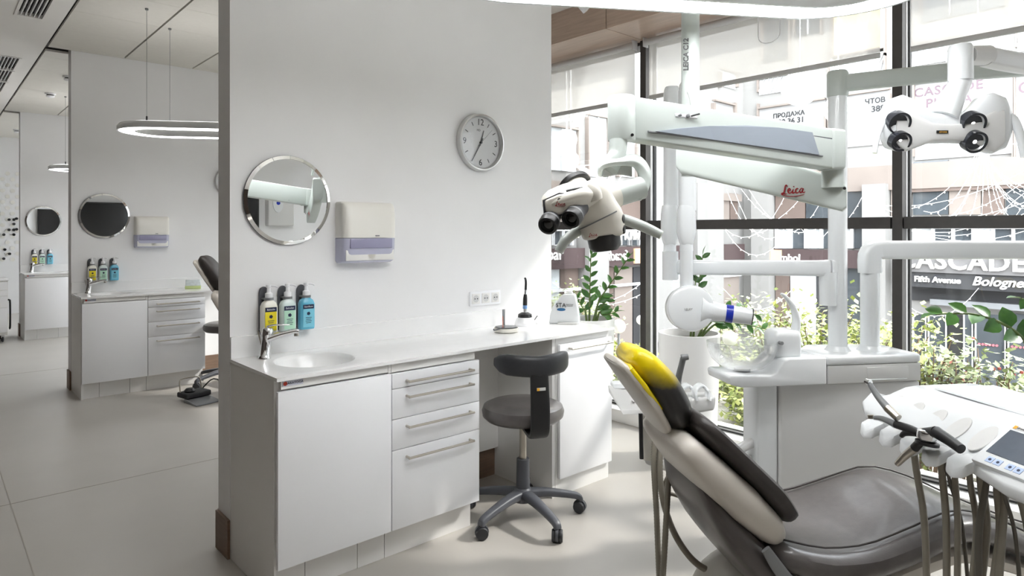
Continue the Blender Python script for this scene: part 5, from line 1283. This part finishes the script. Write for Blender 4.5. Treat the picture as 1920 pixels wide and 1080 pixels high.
MB().box((XB_+.06, onX(1452, 484, XB_).y-.12, c.z-.15), (XB_+.098, onX(1452, 484, XB_).y+.12, c.z+.17)).build('sign_block', m_signpink, fb_, smooth=False)
for a, b, m in ((1444, 1470, m_brownst), (1472, 1520, m_ltglass), (1522, 1560, m_darkfront), (1562, 1612, m_dkglass)): B(a, b, 502, 780, .05, 'shopfront_panel', m)
# grand sign over the arcade
sg = B(1700, 2300, 478, 520, .5, 'sign_band', m_fasciagrey)
c = onX(1815, 492, XB_-.2)
text('sign_lettering', 'CASCADE PLAZA', (XB_-.22, onX(1705, 492, XB_-.2).y+.18, c.z), bY, bZ, .42, m_signwhite, sg, .04, align='LEFT', bold=.008, space=1.06)
f2 = B(1700, 2300, 520, 552, .45, 'fascia', m_darkfront)
c = onX(1757, 525, XB_-.16); text('sign_lettering', 'Fifth Avenue', (XB_-.17, c.y, c.z), bY, bZ, .145, m_signwhite, f2, .02, bold=.003)
c = onX(1882, 530, XB_-.16); text('sign_lettering', 'Bolognese', (XB_-.17, c.y, c.z), bY, bZ, .22, m_signwhite, f2, .02, shear=.3, bold=.003)
B(1700, 2300, 552, 585, .05, 'shopfront_panel', m_darkfront); B(1740, 2300, 580, 592, .2, 'canopy', m_grey)
for k, (a, b) in enumerate(((1704, 1730), (1733, 1768), (1800, 1818), (1822, 1880), (1884, 1950), (1954, 2050))):
    w = B(a, b, 592, 770, .05, 'shop_door', m_dkglass)
    B(a, a+2, 592, 770, .1, 'door_frame', m_alu, w); B(b-2, b, 592, 770, .1, 'door_frame', m_alu, w)
    if k in (3, 4, 5):
        for q in range(6):
            x = a+4+(b-a-8)*(q+.5)/6*.8; p = onX(x, 648+q*.6+(k-3)*5, XB_); MB().lathe([(.021, 0), (.021, .02)], (XB_+.25, p.y, p.z), (-1, 0, 0), n=10).build('door_dot', mat('dot_rose', rgb(196, 96, 104), .5), w, smooth=False)
B(1768, 1800, 592, 770, .02, 'doorway', m_black)
# --- return face
for a, b, y0, y1 in ((1044, 1103, 236, 318), (1123, 1160, 215, 330), (1180, 1212, 205, 330)): win(A_, a, b, y0, y1, m_ltglass, 1)
w = win(A_, 1358, 1396, 190, 262, m_poster); c = onY(1377, 215, YA); text('film_lettering', 'ALTO', (c.x, YA+.265, c.z), ex, bZ, .22, m_mauve, w, .005, bold=.003)
win(A_, 1370, 1400, 130, 160, m_ltglass)
A_(900, 1405, 345, 362, .12, 'string_course', m_stone2)
for a, b, m in ((1040, 1104, m_stone2), (1143, 1178, m_brownst), (1180, 1222, m_brownst), (1262, 1306, m_dkglass), (1358, 1372, m_dkglass), (1374, 1386, m_stone2), (1388, 1402, m_brownst)): A_(a, b, 362, 425, .06, 'bay_panel', m)
for a, b in ((1105, 1142), (1224, 1262), (1308, 1357)): A_(a, b, 345, 640, .3, 'pilaster', m_stone)
for a in (1036, 1055, 1074, 1144, 1163, 1182, 1200): win(A_, a+1, a+17, 432, 460, m_dkglass, 0, m_alu)
fa_ = A_(900, 1404, 464, 500, .2, 'fascia', m_band)
c = onY(1168, 480, YA); text('sign_lettering', 'facadi', (c.x, YA+.085, c.z), ex, bZ, .26, m_signwhite, fa_, .01, shear=.25, flip=True)
c = onY(1048, 478, YA); text('sign_lettering', 'bar', (c.x, YA+.085, c.z), ex, bZ, .28, m_signwhite, fa_, .01)
c = onY(1212, 482, YA); text('sign_lettering', 'ymbol', (c.x, YA+.085, c.z), ex, bZ, .28, m_signwhite, fa_, .01, align='LEFT', bold=.004)
c = onY(1202, 481, YA); MB().box((c.x-.1, YA+.06, c.z-.13), (c.x+.08, YA+.098, c.z+.15)).build('sign_block', m_signpink, fa_, smooth=False)
for a, b, m in ((1030, 1068, m_ltglass), (1070, 1104, m_brownst), (1143, 1170, m_brownst), (1172, 1205, m_stone2), (1207, 1224, m_darkfront), (1262, 1308, m_ltglass), (1358, 1404, m_stone2)): A_(a, b, 502, 800, .06, 'shopfront_panel', m)
A_(900, 1404, 536, 541, .12, 'glazing_rail', m_alu)
g_ = A_(1030, 1225, 433, 452, .1, 'sign_frame', m_ltglass) if False else None
c = onY(1180, 442, YA); text('sign_lettering', 'МЮНХЕН', (c.x, YA+.15, c.z), ex, bZ, .24, m_signwhite, bd, .01, bold=.006, flip=True)

# hanging lanterns and light strings
m_wire = mat('white_wire', rgb(246, 244, 240), .5)
m_paper = cloth_mat('thin_paper', rgb(250, 246, 238), .4, .5)
def lantern(px, py, t, rp, label):
    c = W(px, py, t); r = rp*t/FPX
    o = thing('ball_lantern', label, 'lantern', tuple(c), group='white ball lanterns over the courtyard')
    MB().ball(c, r*.94, 20, 12).build('globe', m_paper, o)
    m = MB(); rnd = random.Random(int(px))
    for k in range(26):
        a = V((rnd.gauss(0, 1), rnd.gauss(0, 1), rnd.gauss(0, 1))).normalized(); u = a.orthogonal().normalized(); w_ = a.cross(u)
        m.tube([c+(u*math.cos(q)+w_*math.sin(q))*r for q in [2*PI*i/18 for i in range(18)]], r*.012, 4, False, True)
    m.build('yarn_shell', m_wire, o)
    MB().tube([c+V((0, 0, r)), c+V((0, 0, r+2.2))], .008, 5).build('hanging_cord', m_wire, o)
lantern(1500, 165, 10.5, 33, 'large white yarn ball lantern near the phone number window')
lantern(1572, 205, 11, 26, 'white yarn ball lantern half behind the light column')
lantern(1062, 262, 10, 20, 'white yarn ball lantern against the return facade, upper one')
lantern(1070, 300, 9.2, 16, 'small white yarn ball lantern just above the microscope')
strings = []
for k in range(9): strings.append(((1830+k*3, 290, 10.5), (1706+k*26, 408-abs(k-4)*4, 9.5)))
for k in range(6): strings.append(((1838+k*2, 290, 10.5), (1930+k*14, 390-k*10, 9.5)))
for k in range(5): strings.append(((1655, 385+k*6, 10.5), (1925, 318+k*20, 9)))
for k in range(5): strings.append(((1480+k*34, 350+k*5, 11.5), (1358+k*48, 428, 11)))
for k in range(4): strings.append(((1362+k*14, 355, 11.5), (1440+k*30, 430, 11)))
strings += [((1360, 432, 11.5), (1480, 428, 11)), ((1700, 430, 10.5), (1925, 432, 9.5)), ((1700, 572, 10.5), (1835, 540, 11)), ((1355, 540, 11), (1500, 522, 11.5)), ((1036, 556, 9), (1215, 545, 9.5)), ((1036, 530, 9), (1214, 520, 9.5)), ((1040, 460, 9), (1205, 230, 10)), ((1100, 420, 9), (1150, 300, 10))]
m_bulb = lamp_mat('string_bulb', (1, .93, .8), 2.0)
for i, (a, b) in enumerate(strings):
    a, b = W(*a), W(*b); P_ = []
    for k in range(9):
        f = k/8; P_.append(a*(1-f)+b*f-V((0, 0, .28*4*f*(1-f)*(.6+.5*(i % 3)))))
    lab = ('white light string of the dense fan spreading down behind the four-lens light' if i < 15 else 'slack white light string running along the brown bays at the thick mullion' if i < 20 else 'white light string slanting across the bays below the signed swing arm' if i < 29 else
           ['short light string sagging under the transom beside the tall planter', 'light string sagging along the row of panes above the big letter sign', 'light string crossing the dark fascia under the shop names', 'light string crossing the brown shopfront behind the horizontal arm', 'light string crossing the shopfront behind the upright plant, lower one', 'light string crossing the shopfront behind the upright plant, upper one', 'long light string rising steeply past the pale windows above the microscope', 'short steep light string beside the small ball lantern'][i-29])
    o = thing('light_string', lab, 'string lights', tuple(a), group='light strings over the courtyard')
    MB().tube(P_, .0034, 4).build('cord', m_wire, o)
    m = MB()
    for k in range(1, 8): m.ball(P_[k]-V((0, 0, .015)), .01, 6, 4)
    m.build('bulbs', m_bulb, o)['kind'] = 'stuff'

# globe garden lamps
def globe(px, py, t, rp, label):
    c = W(px, py, t); r = rp*t/FPX; o = thing('globe_lamp', label, 'garden lamp', (c.x, c.y, -.12), group='white globe garden lamps')
    MB().ball(c, r, 20, 12).build('globe', m_signwhite, o); MB().tube([(c.x, c.y, -.12), c-V((0, 0, r*.9))], .012, 8).build('post', m_grey, o)
globe(1160, 612, 5.9, 13, 'white globe lamp on a thin post among shrubs by the counter end')
globe(1202, 600, 6.6, 9, 'small white globe lamp on a post beside the window mullion')
globe(1369, 635, 5.6, 14, 'white globe lamp behind the glass rinsing bowl')

# shrubs in the bed
def leafmat(n, a, b):
    return mat(n, a, .5, vary=.2, scale=9, col2=b)
kinds = [leafmat('lime_leaf', rgb(120, 138, 64), rgb(178, 182, 104)), leafmat('pale_leaf', rgb(138, 156, 100), rgb(194, 200, 152)), leafmat('berry_shrub_leaf', rgb(98, 116, 74), rgb(170, 178, 132))]
m_berry = mat('red_berry', rgb(150, 66, 58), .4)
m_twig = mat('twig', rgb(110, 86, 66), .7)
def shrub(x, y, z0, h, rx, n, kind, label, berries=0, lo=.12):
    o = thing('shrub', label, 'shrub', (x, y, z0), group='shrubs in the bed outside the window'); rnd = random.Random(int(x*100+y*77))
    st_ = MB(); tips = []
    for k in range(9):
        a = rnd.uniform(0, 2*PI); q = V((x, y, z0)); e = q+V((math.cos(a)*rx*rnd.uniform(.3, .9), math.sin(a)*rx*rnd.uniform(.3, .9), h*rnd.uniform(.7, 1)))
        st_.tube([q+V((math.cos(a)*.03, math.sin(a)*.03, 0)), (q+e)/2+V((0, 0, .1*h)), e], [.009, .006, .003], 5); tips.append((q, e))
    st_.build('branches', m_twig, o)
    m = MB(); bm_ = MB()
    for k in range(int(n*1.5)):
        q, e = rnd.choice(tips); f = rnd.uniform(.2, 1.05); c = q+(e-q)*f+V((rnd.gauss(0, rx*.24), rnd.gauss(0, rx*.24), rnd.gauss(0, h*.09)))
        if c.z < z0+.02: c.z = z0+.02+rnd.random()*.1
        d = V((rnd.gauss(0, 1), rnd.gauss(0, 1), rnd.gauss(.1, .7))).normalized(); s = d.cross(V((0, 0, 1))).normalized() if abs(d.z) < .95 else V((1, 0, 0)); l = rnd.uniform(.035, .065); w_ = l*.36
        m.add([c, c+d*l*.5+s*w_, c+d*l, c+d*l*.5-s*w_], [(0, 1, 2, 3)])
        if berries and rnd.random() < berries*.4: bm_.ball(c, .011, 6, 4)
    m.build('foliage', kinds[kind], o, smooth=False)
    if berries: bm_.build('berries', m_berry, o)
spots = []
def put(px, py_top, X, rx, n, kind, label, b=0):
    p = onX(px, py_top, X); shrub(p.x, p.y, -.12, p.z+.12, rx, n, kind, label, b)
put(1655, 585, 5.3, .34, 900, 0, 'tall lime-leaved shrub behind the unit columns'); put(1600, 600, 5.4, .36, 900, 0, 'lime-leaved shrub seen between the two white columns')
put(1530, 565, 5.5, .4, 1000, 0, 'bushy lime shrub behind the water spout'); put(1450, 560, 5.6, .36, 800, 1, 'pale green shrub above the glass rinsing bowl')
put(1395, 640, 5.0, .34, 800, 0, 'lime shrub below the bowl beside the tall planter'); put(1340, 560, 5.4, .3, 500, 1, 'pale shrub beyond the tall planter')
put(1420, 700, 4.7, .28, 600, 0, 'low lime shrub close to the glass under the rinsing bowl')
put(1718, 610, 4.9, .26, 500, 0, 'lime shrub standing right beside the thick window mullion')
put(1745, 650, 4.85, .22, 500, 2, 'berry shrub beside the lime one at the right window', .1); put(1800, 660, 4.9, .2, 420, 2, 'slender berry shrub in front of the dark doorway', .12)
put(1850, 655, 4.95, .24, 460, 2, 'pale berry shrub in front of the red-dotted doors', .08); put(1905, 680, 4.9, .24, 420, 2, 'berry shrub under the arching leafy stem', .08); put(1955, 670, 4.95, .25, 300, 2, 'berry shrub farthest along the right window', .08)
put(1060, 530, 6.2, .5, 900, 1, 'broad pale shrub behind the injection console'); put(1180, 640, 4.9, .3, 600, 0, 'lime shrub between counter end and mullion'); put(1200, 690, 4.7, .24, 400, 1, 'low pale shrub beside the corner mullion'); put(1110, 560, 6.0, .35, 500, 1, 'pale shrub behind the upright plant')

# passer-by in the shop doorway
def person(c, label):
    o = thing('person', label, 'person', tuple(c)); x, y, z = c
    m = bpy.data.meshes.new('body'); J = [((0, 0, .95), .13), ((0, 0, 1.15), .13), ((0, 0, 1.38), .15), ((0, 0, 1.5), .06), ((0, .08, .9), .085), ((.06, .1, .5), .06), ((0, .1, .09), .045), ((-.08, .1, .04), .04), ((0, -.08, .9), .085), ((-.06, -.1, .5), .06), ((.04, -.1, .09), .045), ((-.04, -.1, .04), .04), ((0, .2, 1.38), .06), ((.03, .25, 1.12), .045), ((-.1, .22, .92), .035), ((0, -.2, 1.38), .06), ((.03, -.25, 1.12), .045), ((-.1, -.22, .92), .035)]
    E = [(0, 1), (1, 2), (2, 3), (0, 4), (4, 5), (5, 6), (6, 7), (0, 8), (8, 9), (9, 10), (10, 11), (2, 12), (12, 13), (13, 14), (2, 15), (15, 16), (16, 17)]
    m.from_pydata([p for p, _ in J], E, []); b = bpy.data.objects.new('body', m); COL.objects.link(b); b.parent = o
    sk_ = b.modifiers.new('skin', 'SKIN'); b.modifiers.new('sub', 'SUBSURF').render_levels = 1
    for k, (_, r) in enumerate(J): m.skin_vertices[0].data[k].radius = (r, r)
    m.skin_vertices[0].data[0].use_root = True; m.materials.append(mat('dark_coat', rgb(50, 52, 60), .8))
    q = V(c)
    MB().lathe([(.03, -.13), (.065, -.09), (.08, -.02), (.082, .05), (.06, .1), (.001, .12)], q+V((-.01, 0, 1.66)), n=18, ax=1.1).build('head', mat('skin_tone', rgb(206, 160, 138), .6), o)
    MB().lathe([(.09, -.04), (.094, .03), (.075, .1), (.001, .13)], q+V((.015, 0, 1.68)), n=18, ax=1.1).build('hair', mat('auburn_hair', rgb(110, 58, 44), .7), o)
    MB().tube([q+V((-.1, 0, 1.65)), q+V((-.125, 0, 1.63))], [.014, .01], 8).build('nose', MATS['skin_tone'], o)
pp = onX(1775, 640, XB_-.6); person(V((XB_-.6, pp.y, GZ)), 'person in a dark coat walking past the dark shop doorway')
